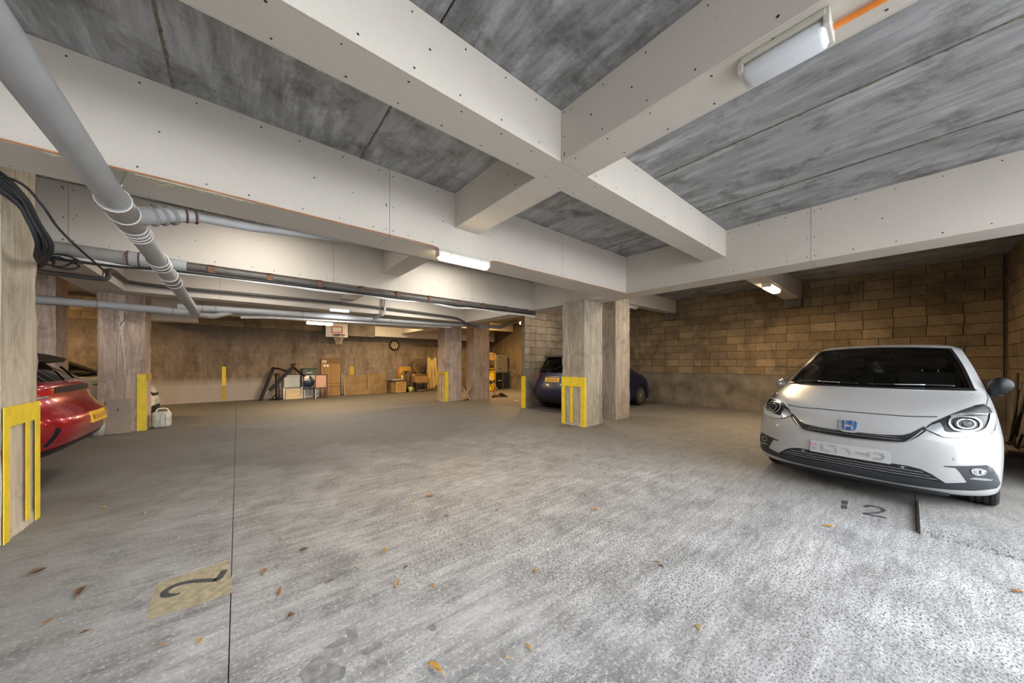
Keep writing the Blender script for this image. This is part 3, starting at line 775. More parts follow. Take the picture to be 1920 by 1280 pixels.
# badge: white plinth, blue field, chrome letterform
def rrect(cx, cz, w, h, r, taper=0.0, n=5):
    o = []
    for (sx, sz, a0) in ((1, 1, 0), (-1, 1, 90), (-1, -1, 180), (1, -1, 270)):
        for k in range(n+1):
            a = R(a0 + 90*k/n); z = cz + sz*(h/2 - r) + r*math.sin(a)
            ww = w*(1 - taper*(cz + h/2 - z)/h)
            o.append((cx + sx*(ww/2 - r) + r*math.cos(a), z))
    return o
bd = skin(JB, rrect(0, .692, .152, .125, .036, .12), 'badge', PAINT_W, jazz, FX, .012, .02)
skin(JB, rrect(0, .694, .122, .098, .024, .15), 'badge_rim', CHROME, bd, FX, .016, .006)
skin(JB, rrect(0, .694, .110, .086, .020, .15), 'badge_field', BLUEE, bd, FX, .019, .005)
for sg in (1, -1):
    skin(JB, [(sg*a, b) for a, b in [(.020,.734),(.036,.736),(.030,.694),(.0335,.652),(.020,.652),(.0165,.684),(.0145,.699)]][::sg], 'badge_letter', CHROME, bd, FX, .024, .006, cell=.02)
skin(JB, [(-.0175,.681),(.0175,.681),(.016,.698),(-.016,.698)], 'badge_letter', CHROME, bd, FX, .024, .006, cell=.02)
# number plate, its characters smeared past reading
pl = skin(JB, [(-.275,.387),(.285,.387),(.285,.503),(-.275,.503)], 'number_plate', PLATEW, jazz, FX, .016, .012, cell=.2)
skin(JB, [(.235,.456),(.272,.456),(.272,.478),(.235,.478)], 'plate_flag', plain('flag_pink', (.55, .22, .33), .5, var=.3), pl, FX, .0185, .002)
skin(JB, [(.237,.418),(.268,.418),(.268,.432),(.237,.432)], 'plate_code', plain('code_blue', (.20, .32, .52), .5, var=.3), pl, FX, .0185, .002)
for path, w in (([(.19,.478),(.185,.425),(.125,.412)], .016), ([(.135,.474),(.075,.476)], .012), ([(.09,.46),(.08,.412)], .012), ([(.035,.468),(0,.466),(-.02,.42)], .012),
                ([(-.06,.444),(-.125,.444)], .018), ([(-.14,.47),(-.14,.42)], .014), ([(-.175,.468),(-.225,.466),(-.235,.442),(-.22,.415),(-.17,.416)], .016)):
    skin(JB, ribbon(path, w), 'plate_mark', GREYT, pl, FX, .0185, .0015, cell=.03)
# glass edges, wipers, mirrors
seal(jz['windscreen'], None, jz['windscreen'], .030, 'screen_border', GLOSSB)
for nm in ('side_window.r', 'side_window.l'): seal(jz[nm], None, jz[nm], .02, 'window_rubber', TRIM)
def on(bvh, y, z, off=.012):
    h = bvh.ray_cast(Vector((-3, y, z)), Vector((1, 0, 0)), 12); return h[0] + h[1]*math.copysign(off, h[1].dot(Vector((-1, 0, 0)))) if h[0] else Vector((1, y, z))
for pts in ([(.62,1.075),(.40,1.083),(.20,1.080),(.05,1.074)], [(-.02,1.073),(-.22,1.078),(-.42,1.083),(-.60,1.078)]):
    w = MB().tube([on(JWS, y, z) for y, z in spline(pts, 5)], .009, 6).build('wiper', TRIM, jazz, True, local=True)
    MB().tube([on(JWS, y, z - .006, .02) for y, z in spline(pts[1:3], 5)], .007, 6).build('wiper_arm', SILVERD, w, True, local=True)
ck = skin(JWS, sym([(0,1.058),(.25,1.060),(.55,1.062),(.72,1.066),(.74,1.05),(.6,1.043),(.3,1.043),(0,1.043)]), 'cowl', TRIM, jazz, FX, .004, .006)
for sg in (1, -1):
    bm = bmesh.new(); bmesh.ops.create_icosphere(bm, subdivisions=3, radius=1)
    for v in bm.verts:
        x, y, z = v.co
        y2 = y*(1 if y < 0 else 1); zz = z*(.075 - .012*y)*(1 if z > 0 else .85); xx = x*(.075 if x < 0 else .03) * (1 - .35*max(0, y))
        v.co = (1.22 + xx, sg*(.868 + y2*.078), 1.085 + zz*1.25 + .015*y)
    if sg < 0: bmesh.ops.reverse_faces(bm, faces=bm.faces)
    me = bpy.data.meshes.new('mirror'); bm.to_mesh(me); bm.free(); me.materials.append(TRIM if sg < 0 else SILVERD)
    me.polygons.foreach_set('use_smooth', [True]*len(me.polygons))
    mo = bpy.data.objects.new('mirror', me); C.objects.link(mo); mo.parent = jazz
    if sg > 0: mo.scale = (1, .985, .93)
    MB().tube([(1.27, sg*.76, 1.00), (1.24, sg*.82, 1.01), (1.23, sg*.86, 1.03)], [.035, .035, .045], 10).build('mirror_stalk', TRIM, mo, True, local=True)
# cabin
lg = car_grid([[(s, z-.035)] + [(a + .02, y - .035, b - .02) for a, y, b in rest] for (s, z), *rest in HATCH[9:18]])
for k, o in car_shell(lg, {'x.1': [(0, 2, 0, 3, 'c')], 'x.2': [(1, 6, 4, 5, 'r')], 'x.3': [(1, 6, 4, 5, 'l')], 'x.4': [(6, 8, 0, 3, 'c')]}, jazz, INTERG, 'cabin_lining', sub=1).items():
    if k != 'cabin_lining': bpy.data.objects.remove(o)
MB().bbox(.98, 3.9, -.76, .76, .30, .42, .02).build('cabin_floor', INTER, jazz, local=True)
ds = MB(); pr = [(.86, 1.015), (1.05, 1.035), (1.35, 1.02), (1.50, .94), (1.48, .72), (1.30, .60), (.95, .6)]
ds.add([(x, -.71, z) for x, z in pr] + [(x, .71, z) for x, z in pr], [(i, (i+1) % 7, 7+(i+1) % 7, 7+i) for i in range(7)] + [tuple(range(7)), tuple(range(13, 6, -1))])
ds.build('dashboard', INTER, jazz, local=True, rec=True)
MB().tube([(1.60 + .08*math.sin(t*math.pi/12), .37 + .185*math.cos(t*math.pi/12), 1.0 + .175*math.sin(t*math.pi/12)) for t in range(25)], .016, 8, False).lathe([(.05, 0), (.05, .03), (.001, .03)], (1.55, .37, 1.0), 12, 'x').build('steering_wheel', TRIMG, jazz, True, local=True)
for y in (-.37, .37):
    b = MB().bbox(1.72, 2.24, y-.25, y+.25, .42, .60, .05)
    b.obox((2.32, y, .86), (.075, 0, .02), (0, .24, 0), (-.1, 0, .32))
    st = b.build('seat', INTER, jazz, local=True)
    MB().bbox(2.40, 2.50, y-.13, y+.13, 1.245, 1.42, .04).build('headrest', INTER, st, True, local=True)
    if y < 0:
        for e in (-.065, .065): MB().tube([(2.42, y+e, 1.18), (2.43, y+e, 1.25)], .007, 6).build('headrest_post', CHROME, st, True, local=True)
b = MB().bbox(3.0, 3.2, -.6, .6, .5, 1.16, .05).build('rear_seat', INTER, jazz, local=True)
for y in (-.42, 0, .42): MB().bbox(3.05, 3.15, y-.12, y+.12, 1.17, 1.30, .03).build('headrest', INTER, b, True, local=True)
im = MB().bbox(1.70, 1.74, -.13, .13, 1.335, 1.395, .015).tube([(1.70, 0, 1.39), (1.66, 0, 1.45)], .012, 6).build('interior_mirror', TRIM, jazz, local=True)
MB().bbox(1.60, 1.72, -.17, .17, 1.415, 1.475, .02).build('camera_housing', INTER, jazz, local=True)
hx = MB().tube([(1.715, .03, 1.34), (1.715, .025, 1.305)], .003, 5).build('hanging_charm', WHITEP, jazz, local=True)
MB().add([(1.71, .045, 1.305), (1.71, .0, 1.305), (1.71, -.035, 1.215), (1.71, .055, 1.215), (1.722, .045, 1.305), (1.722, .0, 1.305), (1.722, -.035, 1.215), (1.722, .055, 1.215)],
         [(0,1,2,3), (7,6,5,4), (0,4,5,1), (1,5,6,2), (2,6,7,3), (3,7,4,0)]).build('charm_cone', plain('charm_lilac', (.42, .42, .55), .6), hx, local=True)
for c, q in (((1.715, .03, 1.307), .02), ((1.715, .0, 1.212), .04)): MB().sphere(c, .014, q, .02).build('charm_pompom', WHITEP, hx, True, local=True)
for y, r1 in ((.76, 1), (-.76, -1)):
    for s in (.84, 3.33): wheel(jazz, s, y, .302, .185, r1)
underbody(jazz, 4.0, .86, (.84, 3.33))
# rear lights and plate, out of sight from the front
JR = JB
for pol in both([(.56, 1.0), (.72, 1.0), (.74, .80), (.60, .80)]): skin(JR, pol, 'tail_lamp', REDL, jazz, (-1, 0, 0), .004, .01, start=-8)

# --- navy blue car behind the columns, tail towards the hall
blue = thing('car', (10.50, 6.17, 0), 'navy blue hatchback parked tail-out behind the main column', 'car', rotz=math.pi)
bz = car_shell(car_grid(HATCH), HGLASS, blue, PAINT_B, gmats={'windscreen': GLASS, 'side_window': GLASSD, 'rear_window': GLASSD}, sub=2)
bpy.context.view_layer.update(); BB = bvh_of(bz['body'])
RX = (-1, 0, 0)
def rear_kit(car, B, plate_z, zl, plate_y=0.0, lw=.24, lamp=None, wheels=(.84, 3.33), L=4.03, wy=.76, r=.302, w=.86, rim=SILVER):
    p = skin(B, [(plate_y-.26, plate_z-.056), (plate_y+.26, plate_z-.056), (plate_y+.26, plate_z+.056), (plate_y-.26, plate_z+.056)], 'number_plate', PLATEY, car, RX, .014, .01, cell=.3, start=-12)
    skin(B, [(plate_y-.20, plate_z-.025), (plate_y+.20, plate_z-.025), (plate_y+.20, plate_z+.025), (plate_y-.20, plate_z+.025)], 'plate_mark', plain('plate_smudge', (.42, .22, .02), .5, var=.3, scale=30), p, RX, .016, .002, cell=.3, start=-12)
    for pol in both(lamp): skin(B, pol, 'tail_lamp', REDL, car, RX, .005, .012, start=-12)
    for y, sd in ((wy, 1), (-wy, -1)):
        for s in wheels: wheel(car, s, y, r, .19, sd, 9, rim)
    underbody(car, L, w, wheels)
rear_kit(blue, BB, .86, .95, lamp=[(.54, 1.03), (.70, 1.03), (.775, .86), (.70, .78), (.58, .86)])
skin(BB, [(-.30, .935), (.30, .935), (.30, .955), (-.30, .955)], 'plate_trim', CHROME, blue, RX, .012, .01, start=-12)
skin(BB, sym([(0, .42), (.5, .42), (.66, .40), (.66, .26), (0, .26)]), 'rear_skirt', TRIM, blue, RX, .006, .01, start=-12)
MB().bbox(3.45, 3.76, -.50, .50, 1.462, 1.505, .02).build('spoiler', GLOSSB, blue, local=True)
MB().tube([(3.90, 0, 1.12), (3.85, .2, 1.22), (3.80, .42, 1.24)], .01, 6).build('wiper', TRIM, blue, local=True)
for pol in both([(.52,.80),(.60,.86),(.74,.93),(.80,.84),(.72,.72)]): skin(BB, pol, 'headlamp', LAMPG, blue, FX, .004, .012)
skin(BB, sym([(0,.40),(.5,.40),(.56,.28),(0,.26)]), 'air_intake', TRIM, blue, FX, .004, .012)
MB().bbox(1.15, 2.9, -.70, .70, .35, .95, .05).build('cabin', INTER, blue, local=True)

# --- red crossover on the left, tail towards the hall
COUPE = [list(r) for r in HATCH[:13]]
for i, r in enumerate(COUPE):
    COUPE[i] = [(r[0][0]*1.06, r[0][1]*1.03 + .04)] + [(a*1.06, y*1.045, z*1.02 + .04) for a, y, z in r[1:]]
COUPE += [
 ((2.30,1.59),(2.32,.56,1.565),(2.35,.645,1.50),(2.35,.83,1.03),(2.30,.895,.74),(2.20,.88,.25)),
 ((3.15,1.53),(3.12,.55,1.505),(3.08,.635,1.44),(3.05,.84,1.08),(3.00,.90,.76),(2.98,.885,.26)),
 ((3.72,1.415),(3.66,.56,1.395),(3.58,.645,1.34),(3.44,.835,1.10),(3.20,.905,.80),(3.06,.90,.40)),
 ((3.84,1.35),(3.78,.57,1.33),(3.70,.66,1.27),(3.58,.835,1.10),(3.34,.91,.84),(3.14,.91,.58)),
 ((4.12,1.125),(4.06,.60,1.12),(3.97,.72,1.11),(3.84,.83,1.06),(3.60,.91,.88),(3.40,.915,.70)),
 ((4.19,1.09),(4.14,.62,1.085),(4.06,.75,1.075),(3.95,.83,1.02),(3.74,.90,.84),(3.62,.91,.62)),
 ((4.16,.99),(4.12,.62,.985),(4.06,.76,.975),(3.97,.84,.95),(3.83,.90,.76),(3.74,.91,.48)),
 ((4.24,.84),(4.19,.63,.83),(4.12,.78,.82),(4.02,.86,.80),(3.89,.90,.64),(3.78,.90,.38)),
 ((4.35,.76),(4.30,.62,.745),(4.21,.78,.735),(4.09,.86,.70),(3.92,.895,.55),(3.79,.895,.33)),
 ((4.36,.62),(4.31,.60,.60),(4.22,.75,.58),(4.10,.83,.55),(3.92,.875,.44),(3.79,.885,.29)),
 ((4.27,.42),(4.22,.56,.40),(4.13,.70,.38),(4.02,.79,.36),(3.90,.85,.31),(3.80,.87,.26)),
 ((3.95,.30),(3.92,.55,.29),(3.89,.67,.28),(3.86,.75,.27),(3.82,.82,.25),(3.80,.85,.24))]
red = thing('car', (-5.62, 6.20, 0), 'dark red coupe-backed car parked tail-out behind the pale column', 'car')
rz = car_shell(car_grid(COUPE), {'windscreen': [(9, 11, 0, 3, 'c')], 'side_window.r': [(10, 15, 4, 5, 'r')], 'side_window.l': [(10, 15, 4, 5, 'l')], 'rear_window': [(16, 17, 0, 3, 'c')]},
               red, PAINT_R, gmats={'windscreen': GLASS, 'side_window': GLASSD, 'rear_window': GLASSD}, sub=2)
bpy.context.view_layer.update(); RB = bvh_of(rz['body'])
rear_kit(red, RB, .70, .98, lamp=[(.50, 1.045), (.80, 1.03), (.84, .965), (.74, .945), (.52, .985)], wheels=(.90, 3.43), L=4.3, wy=.79, r=.345, w=.91)
for pol in both([(.60,.985),(.72,.975),(.72,.955),(.60,.965)]): skin(RB, pol, 'reverse_lamp', LAMPG, red, RX, .010, .006, start=-12)
skin(RB, sym([(0, 1.07), (.48, 1.065), (.50, 1.0), (0, 1.0)]), 'tailgate_trim', TRIM, red, RX, .005, .01, start=-12)
for pol in both([(.70,.66),(.735,.67),(.75,.50),(.725,.48)]): skin(RB, pol, 'bumper_vent', TRIM, red, RX, .004, .01, start=-12)
skin(RB, sym([(0, .50), (.5, .48), (.72, .44), (.70, .37), (0, .36)]), 'rear_skirt', TRIM, red, RX, .006, .01, start=-12)
sp = MB(); pr = [(3.40, 1.50), (3.80, 1.425), (3.95, 1.375), (3.93, 1.33), (3.80, 1.31), (3.45, 1.40)]
sp.add([(x, -.64, z) for x, z in pr] + [(x, .64, z) for x, z in pr], [(i, (i+1) % 6, 6+(i+1) % 6, 6+i) for i in range(6)] + [tuple(range(6)), tuple(range(11, 5, -1))])
sp.build('spoiler', plain('spoiler_black', (.006, .006, .007), .35, var=.1, spec=.12), red, local=True, rec=True)
MB().tube([(4.15, 0, 1.15), (4.06, .18, 1.22), (3.98, .34, 1.27)], .012, 6).build('wiper', TRIM, red, local=True)
MB().bbox(1.25, 3.4, -.72, .72, .38, 1.0, .05).build('cabin', INTER, red, local=True)
for pol in both([(.52,.86),(.60,.92),(.74,.98),(.82,.90),(.74,.79)]): skin(RB, pol, 'headlamp', LAMPG, red, FX, .004, .012)

# --- pale car nose-out in the next bay, seen either side of the wide column
cream = thing('car', (-1.40, 11.05, 0), 'pale car parked behind the wide pinkish column, its nose just showing', 'car', rotz=math.pi)
cz = car_shell(car_grid(HATCH), HGLASS, cream, PAINT_C, gmats={'windscreen': GLASSD, 'side_window': GLASSD, 'rear_window': GLASSD}, sub=2)
bpy.context.view_layer.update(); CB = bvh_of(cz['body'])
for pol in both([(.50,.73),(.587,.850),(.725,.933),(.80,.90),(.82,.78),(.74,.696),(.58,.676)]): skin(CB, pol, 'headlamp', GLOSSB, cream, FX, .004, .012)
skin(CB, sym([(0,.64),(.30,.655),(.45,.74),(.46,.70),(.36,.59),(0,.58)]), 'grille', TRIM, cream, FX, .004, .012)
skin(CB, sym([(0,.39),(.45,.38),(.60,.30),(.80,.44),(.84,.28),(.5,.22),(0,.22)]), 'air_intake', TRIM, cream, FX, .004, .012)
skin(CB, [(-.26,.39),(.26,.39),(.26,.50),(-.26,.50)], 'number_plate', PLATEW, cream, FX, .014, .01, cell=.3)
CW = bvh_of(cz['windscreen'])
for pts in ([(.62,1.075),(.40,1.10),(.20,1.12)], [(-.02,1.08),(-.22,1.11),(-.42,1.14)]): MB().tube([on(CW, y, z, .02) for y, z in spline(pts, 4)], .014, 6).build('wiper', TRIM, cream, True, local=True)
for y, sd in ((.76, 1), (-.76, -1)):
    for q in (.84, 3.33): wheel(cream, q, y, .302, .19, sd, 9)
underbody(cream, 4.0, .86, (.84, 3.33))
MB().bbox(1.15, 3.3, -.70, .70, .35, .95, .05).build('cabin', INTER, cream, local=True)
# ------------------------------------------------------------------ pipes and cables
def coupling(mb, p0, p1, r, rings=2):
    p0 = Vector(p0); p1 = Vector(p1)
    mb.tube([p0, p1], r, 16)
def ringset(parent, pts, r, d, mat):
    d = Vector(d).normalized()
    for p in pts:
        p = Vector(p); MB().tube([p - d*.008, p + d*.008], r, 18).build('seal_ring', mat, parent, True)
def pipe(name, path, r, mat, label, cat='pipe', group=None, n=16):
    o = MB().tube(path, r, n).build(name, mat, None, True, origin=path[0]); sharp(o, 40); return tag(o, label, cat, group)
def lerp(p, q, t): return tuple(a + (b-a)*t for a, b in zip(p, q))
A0, A1 = (-.63, -1.6, 2.50), (-.66, 9.33, 2.335)
def bp(v): return lerp(A0, A1, (v + 1.6)/10.93)
dp = pipe('drain_pipe', [A0, bp(3.4), bp(6), A1], .073, PVC, 'fat grey plastic soil pipe running overhead from the top left corner to the back', 'pipe')
dd = Vector(A1) - Vector(A0)
for a, b in ((3.42, 3.95), (4.02, 4.18), (5.02, 5.28), (5.75, 6.2)):
    cmb = MB().tube([bp(a), bp(b)], .084, 18).build('coupling', PVCD, dp, True); sharp(cmb, 40)
    ringset(cmb, [bp(a + .01), bp((a+b)/2), bp(b - .01)], .089, dd, WHITEP)
MB().bar(bp(3.44), (bp(3.44)[0] + .06, 3.44, 2.64), .03, .008).bar((bp(3.5)[0] - .09, 3.5, 2.40), (bp(3.5)[0] - .09, 3.5, 2.64), .03, .006, (1, 0, 0)).build('pipe_strap', CHROME, dp)
el = spline([bp(3.72), (-.53, 3.86, 2.49), (-.40, 3.94, 2.56), (-.26, 3.965, 2.585)], 5)
bpz = MB().tube(el, [.075 - .0019*k for k in range(len(el))], 16).build('branch_elbow', PVC, dp, True)
ringset(bpz, [el[5], el[7], el[9]], .079, Vector(el[8]) - Vector(el[6]), PVCD)
ringset(bpz, [el[12], el[14]], .056, (1, .2, .1), RUST)
pipe('branch_pipe', [(-.27, 3.965, 2.587), (.1, 3.97, 2.598), (.95, 4.02, 2.70), (5.5, 4.05, 2.76)], .036, PVC, 'thin grey pipe tucked behind the lower edge of the nearest main beam', 'pipe')
hp = pipe('waste_pipe', [(-3.4, 5.885, 2.56), (-.98, 5.885, 2.55)], .078, PVCD, 'stained grey pipe behind the near column, meeting the fat pipe at a coupling', 'pipe')
c2 = MB().tube([(-1.0, 5.885, 2.55), (-.80, 5.885, 2.548)], .088, 18).tube([(-.80, 5.885, 2.548), (-.5, 5.885, 2.54)], .078, 18).build('coupling', PVC, hp, True); sharp(c2, 40); c2['kind'] = 'stuff'
ringset(c2, [(-.99, 5.885, 2.55), (-.9, 5.885, 2.55), (-.81, 5.885, 2.548)], .092, (1, 0, 0), RUST)
dk = pipe('black_pipe', [(-.52, 5.90, 2.545), (2.5, 5.90, 2.53), (5.62, 5.90, 2.555)], .045, PIPED, 'black lagged pipe along the foot of the second main beam', 'pipe')
x = -.3
while x < 5.5:
    MB().box(x, x + .07, 5.84, 5.985, 2.585, 2.60).box(x, x + .07, 5.84, 5.85, 2.50, 2.60).build('pipe_bracket', RUST, dk); x += .62
tr = [(-2.4, 5.86, 2.46)] + [(-1.6 + .36*k, 5.86, 2.462 + .012*math.sin(k*1.7) - .01*(k % 3)) for k in range(21)]
pipe('white_conduit', spline(tr, 3), .017, WHITEP, 'thin white conduit sagging below the black lagged pipe', 'conduit', n=8)
pipe('black_cable', spline([(-2.4, 5.80, 2.45), (-1.2, 5.80, 2.42), (-.6, 5.80, 2.455), (.6, 5.80, 2.465), (3, 5.8, 2.47), (5.6, 5.83, 2.50)], 5), .014, BLACKR, 'slack black cable running beside the white conduit', 'cable', n=8)
md = pipe('main_drain', [(-.92, 9.33, 2.43), (.5, 9.33, 2.475), (1.57, 9.33, 2.495), (4.4, 9.33, 2.53), (6.36, 9.33, 2.575), (7.25, 9.33, 2.60), (7.95, 9.33, 2.88)], .07, PVC, 'long grey drain pipe under the third beam, ending in an upward bend by the corridor', 'pipe')
mp = MB().tube([(-4.4, 9.33, 2.42), (-1.96, 9.33, 2.375), (-.98, 9.33, 2.345), (-.62, 9.33, 2.335)], .07, 16).build('lower_run', PVC, md, True); sharp(mp, 40)
ringset(mp, [(-1.93, 9.33, 2.375), (-.98, 9.33, 2.345)], .078, (1, 0, 0), PVCD)
ringset(md, [(-.55, 9.33, 2.44), (-.35, 9.33, 2.45), (1.2, 9.33, 2.49), (3.3, 9.33, 2.517), (4.6, 9.33, 2.535)], .078, (1, 0, .03), PVCD)
for xx in (-1.83, .9, 3.9): MB().tube([(xx, 9.33, 2.40 + .03*xx), (xx, 9.33, 2.64)], .014, 8).build('hanger', PVCD, md)
jn_ = MB().tube([A1, (-.62, 9.36, 2.31), (-.40, 9.36, 2.30), (-.1, 9.36, 2.42)], .06, 14).build('junction', PVCD, md, True)
pipe('white_pipe', [(.05, 9.46, 2.33), (.6, 9.46, 2.375), (5.3, 9.46, 2.47)], .03, WHITEP, 'slim white pipe strung below the long grey drain', 'pipe', n=10)
pipe('dark_conduit', spline([(-2.5, 7.6, 2.585), (-1.95, 7.74, 2.585), (-1.62, 7.80, 2.585), (-1.53, 7.84, 2.62), (-1.53, 7.89, 2.74), (-1.53, 8.2, 2.79), (-1.53, 8.9, 2.785), (-1.45, 9.04, 2.78), (-.9, 9.045, 2.765), (.3, 9.045, 2.79), (2.7, 9.045, 2.80), (4.9, 9.045, 2.74), (5.32, 9.045, 2.70), (5.58, 9.045, 2.60), (5.75, 9.10, 2.53), (6.2, 9.2, 2.54)], 4), .032, PIPED,
     'dark conduit with a kink running across the third beam', 'conduit', n=10)
pipe('drop_pipe', [(3.05, 8.97, 3.1), (3.02, 8.97, 2.68), (2.98, 8.98, 2.60), (2.86, 9.24, 2.54)], .035, PVC, 'short grey pipe dropping into the long drain', 'pipe', n=10)
oc = spline([(-3.2, 3.409, 2.632)] + [(-2.8 + .42*k, 3.409, 2.634 + random.uniform(-.002, .003)) for k in range(11)] + [(1.70, 3.409, 2.63), (1.76, 3.40, 2.60)], 3)
pipe('orange_cable', oc, .0055, ORANGED, 'orange cable along the lower edge of the nearest main beam, left of its lamp', 'cable', n=7)
oc = spline([(2.47, 3.40, 2.60), (2.54, 3.409, 2.628)] + [(2.7 + .42*k, 3.409, 2.634 + random.uniform(-.002, .003)) for k in range(8)], 3)
pipe('orange_cable', oc, .0055, ORANGED, 'orange cable along the nearest main beam between its lamp and the right-hand beam', 'cable', n=7)
pipe('orange_cable', spline([(2.135, .25, 2.885), (2.15, .08, 2.893), (2.155, -.2, 2.896), (2.14, -.9, 2.897)], 4), .013, ORANGE, 'orange cable leaving the unlit bulkhead lamp overhead', 'cable', n=8)
cb = thing('cable_bundle', (-1.3, 4.15, 2.6), 'bundle of black cables looping over the near column', 'cables')
for k in range(7):
    a = random.uniform(-.03, .03); r = random.choice((.010, .012, .016))
    pts = [(-2.3, 3.97 + .015*k, 2.60 - .010*k), (-1.75, 4.0 + .012*k, 2.575 + .016*k), (-1.40 + .007*k, 4.09, 2.575 + .020*k), (-1.25 + .006*k, 4.15 + a*.4, 2.49 + .012*k), (-1.205 + .008*k, 4.20 + a, 2.38), (-1.19 + .012*k, 4.27 + a, 2.25), (-1.24 + .01*k, 4.45, 2.17), (-1.42, 5.1, 2.2), (-1.9, 5.5, 2.3)]
    MB().tube(spline(pts, 5), r, 8).build('cable', BLACKR, cb, True)
MB().tube(spline([(-1.5, 4.05, 2.64), (-1.24, 4.13, 2.64), (-1.14, 4.18, 2.52), (-1.08, 4.24, 2.38), (-1.0, 4.3, 2.26), (-.98, 4.9, 2.2)], 6), .009, 7).build('cable', BLACKR, cb, True)
pts = []
for k in range(46):
    t = k/46*2*math.pi*3; q = .8 + .25*math.sin(k*.6)
    pts.append((-1.46 + .115*q*math.cos(t) + .02*math.sin(k), 5.80 + .03*math.sin(k*.9), 2.40 + .075*q*math.sin(t)))
pipe('cable_coil', spline(pts, 2), .009, BLACKR, 'coil of spare black cable tied under the stained grey pipe', 'cable', None, 6)

# torn facing paper on the main beam's lower edge by the fat pipe
TORN = plain('torn_board', (.62, .56, .44), .95, var=.25, world=True, scale=30)
for pts in ([(-.93,3.44),(-.70,3.43),(-.66,3.50),(-.80,3.52),(-.90,3.50)], [(-.55,3.435),(-.05,3.43),(.10,3.44),(-.02,3.475),(-.30,3.49),(-.45,3.55),(-.54,3.50)]):
    q = []
    for i, p in enumerate(pts):
        r = pts[(i+1) % len(pts)]
        for k in range(5): q.append((p[0]+(r[0]-p[0])*k/5 + random.uniform(-.008,.008), p[1]+(r[1]-p[1])*k/5 + random.uniform(-.006,.006)))
    n = len(q); MB().add([(x, y, ZP - .003) for x, y in q] + [(x, y, ZP + .001) for x, y in q], [tuple(range(n-1, -1, -1)), tuple(range(n, 2*n))] + [(i, (i+1) % n, n+(i+1) % n, n+i) for i in range(n)]).build('torn_facing', TORN, LBEAM, rec=True)

# ------------------------------------------------------------------ lamps
LIT = plain('lit_diffuser', (.9, .88, .8), .5, var=0, emit=((1, .80, .50), 9)); LITC = plain('lit_cool_diffuser', (.9, .9, .9), .5, var=0, emit=((.93, .97, 1), 7))
OPAL = plain('opal_diffuser', (.70, .73, .77), .3, var=.04, scale=4); BODYL = plain('lamp_body', (.55, .53, .46), .5, var=.06)
def lamp(name, c, half, axis, label, mat, hang=.0, group=None):
    """c: middle of the underside it hangs from; half: half length, half width, depth"""
    L, w, d = half; t = thing(name, c, label, 'lamp', group)
    def bx(a0, a1, b0, b1, z0, z1, bev):
        return MB().bbox(*(c[0]+a0, c[0]+a1, c[1]+b0, c[1]+b1) if axis == 'u' else (c[0]+b0, c[0]+b1, c[1]+a0, c[1]+a1), c[2]+z0, c[2]+z1, bev)
    bx(-L, L, -w, w, -d*.32, 0, .006).build('base', BODYL, t)
    bx(-L*.985, L*.985, -w*.9, w*.9, -d, -d*.30, min(.028, d*.3)).build('diffuser', mat, t, True)
    for s in (-1, 1): bx(s*L - .012, s*L + .012, -w*.95, w*.95, -d*.75, -.002, .004).build('end_cap', BODYL, t)
    if L > .25:
        for s in (-.6, .6): bx(s*L - .012, s*L + .012, -w*1.06, w*1.06, -d*.45, -.004, .003).build('clip', BODYL, t)
    return t
lamp('strip_lamp', (2.12, 3.455, ZP), (.35, .045, .125), 'u', 'lit strip lamp under the nearest main beam, orange cable at both ends', LIT)
lamp('strip_lamp', (1.98, 11.80, ZP), (.37, .05, .12), 'u', 'lit warm strip lamp above the left of the basketball backboard', LIT)
lamp('strip_lamp', (1.95, 9.065, ZP + .04), (.22, .034, .075), 'u', 'lit cool-white strip lamp just above the long grey drain pipe', LITC)
lamp('bulkhead_lamp', (8.45, 1.80, ZS), (.38, .08, .12), 'u', 'lit bulkhead lamp on the cross beam above the white car', LIT)
lamp('bulkhead_lamp', (8.35, 4.90, ZS), (.28, .06, .09), 'u', 'unlit bulkhead lamp peeping out beside the second column', OPAL)
lamp('bulkhead_lamp', (2.105, .40, ZS), (.165, .085, .095), 'v', 'big unlit white bulkhead lamp overhead near the top right', OPAL)
t = thing('bulkhead_lamp', (6.42, 7.38, 2.50), 'small lit lamp glowing beside the end of the partition wall', 'lamp')
MB().bbox(6.43, 6.52, 7.315, 7.335, 2.44, 2.55, .005).build('base', BODYL, t)
MB().sphere((6.47, 7.37, 2.50), .045, .035, .045).build('diffuser', LIT, t, True)

# ------------------------------------------------------------------ paint and marks on the floor
BLACKP = plain('worn_black_paint', (.045, .048, .055), .75, var=.35, world=True, scale=30)
PATCH = plain('worn_yellow_patch', (.33, .29, .20), .85, var=.28, world=True, scale=26)
def flat(name, poly, mat, z=.0012, parent=None):
    n = len(poly)
    return MB().add([(x, y, z) for x, y in poly] + [(x, y, z - .001) for x, y in poly], [tuple(range(n)), tuple(range(2*n-1, n-1, -1))] + [(i, n+i, n+(i+1) % n, (i+1) % n) for i in range(n)]).build(name, mat, parent, rec=True)
def rag(poly, amp, n=5):
    out = []
    for i, p in enumerate(poly):
        q = poly[(i+1) % len(poly)]
        for k in range(n): t = k/n; out.append((p[0]+(q[0]-p[0])*t + random.uniform(-amp, amp), p[1]+(q[1]-p[1])*t + random.uniform(-amp, amp)))
    return out
flat('paint_patch', rag([(-.363,2.50),(-.026,2.478),(-.043,2.905),(-.372,2.88)], .006), PATCH, .001, fl)
two = spline([(-.253,2.668),(-.284,2.672),(-.316,2.698),(-.322,2.742),(-.284,2.778),(-.212,2.765),(-.101,2.690)], 5)
flat('painted_number', ribbon(two, [.012 + .022*min(1, k/8) for k in range(len(two))]), BLACKP, .0022, fl)
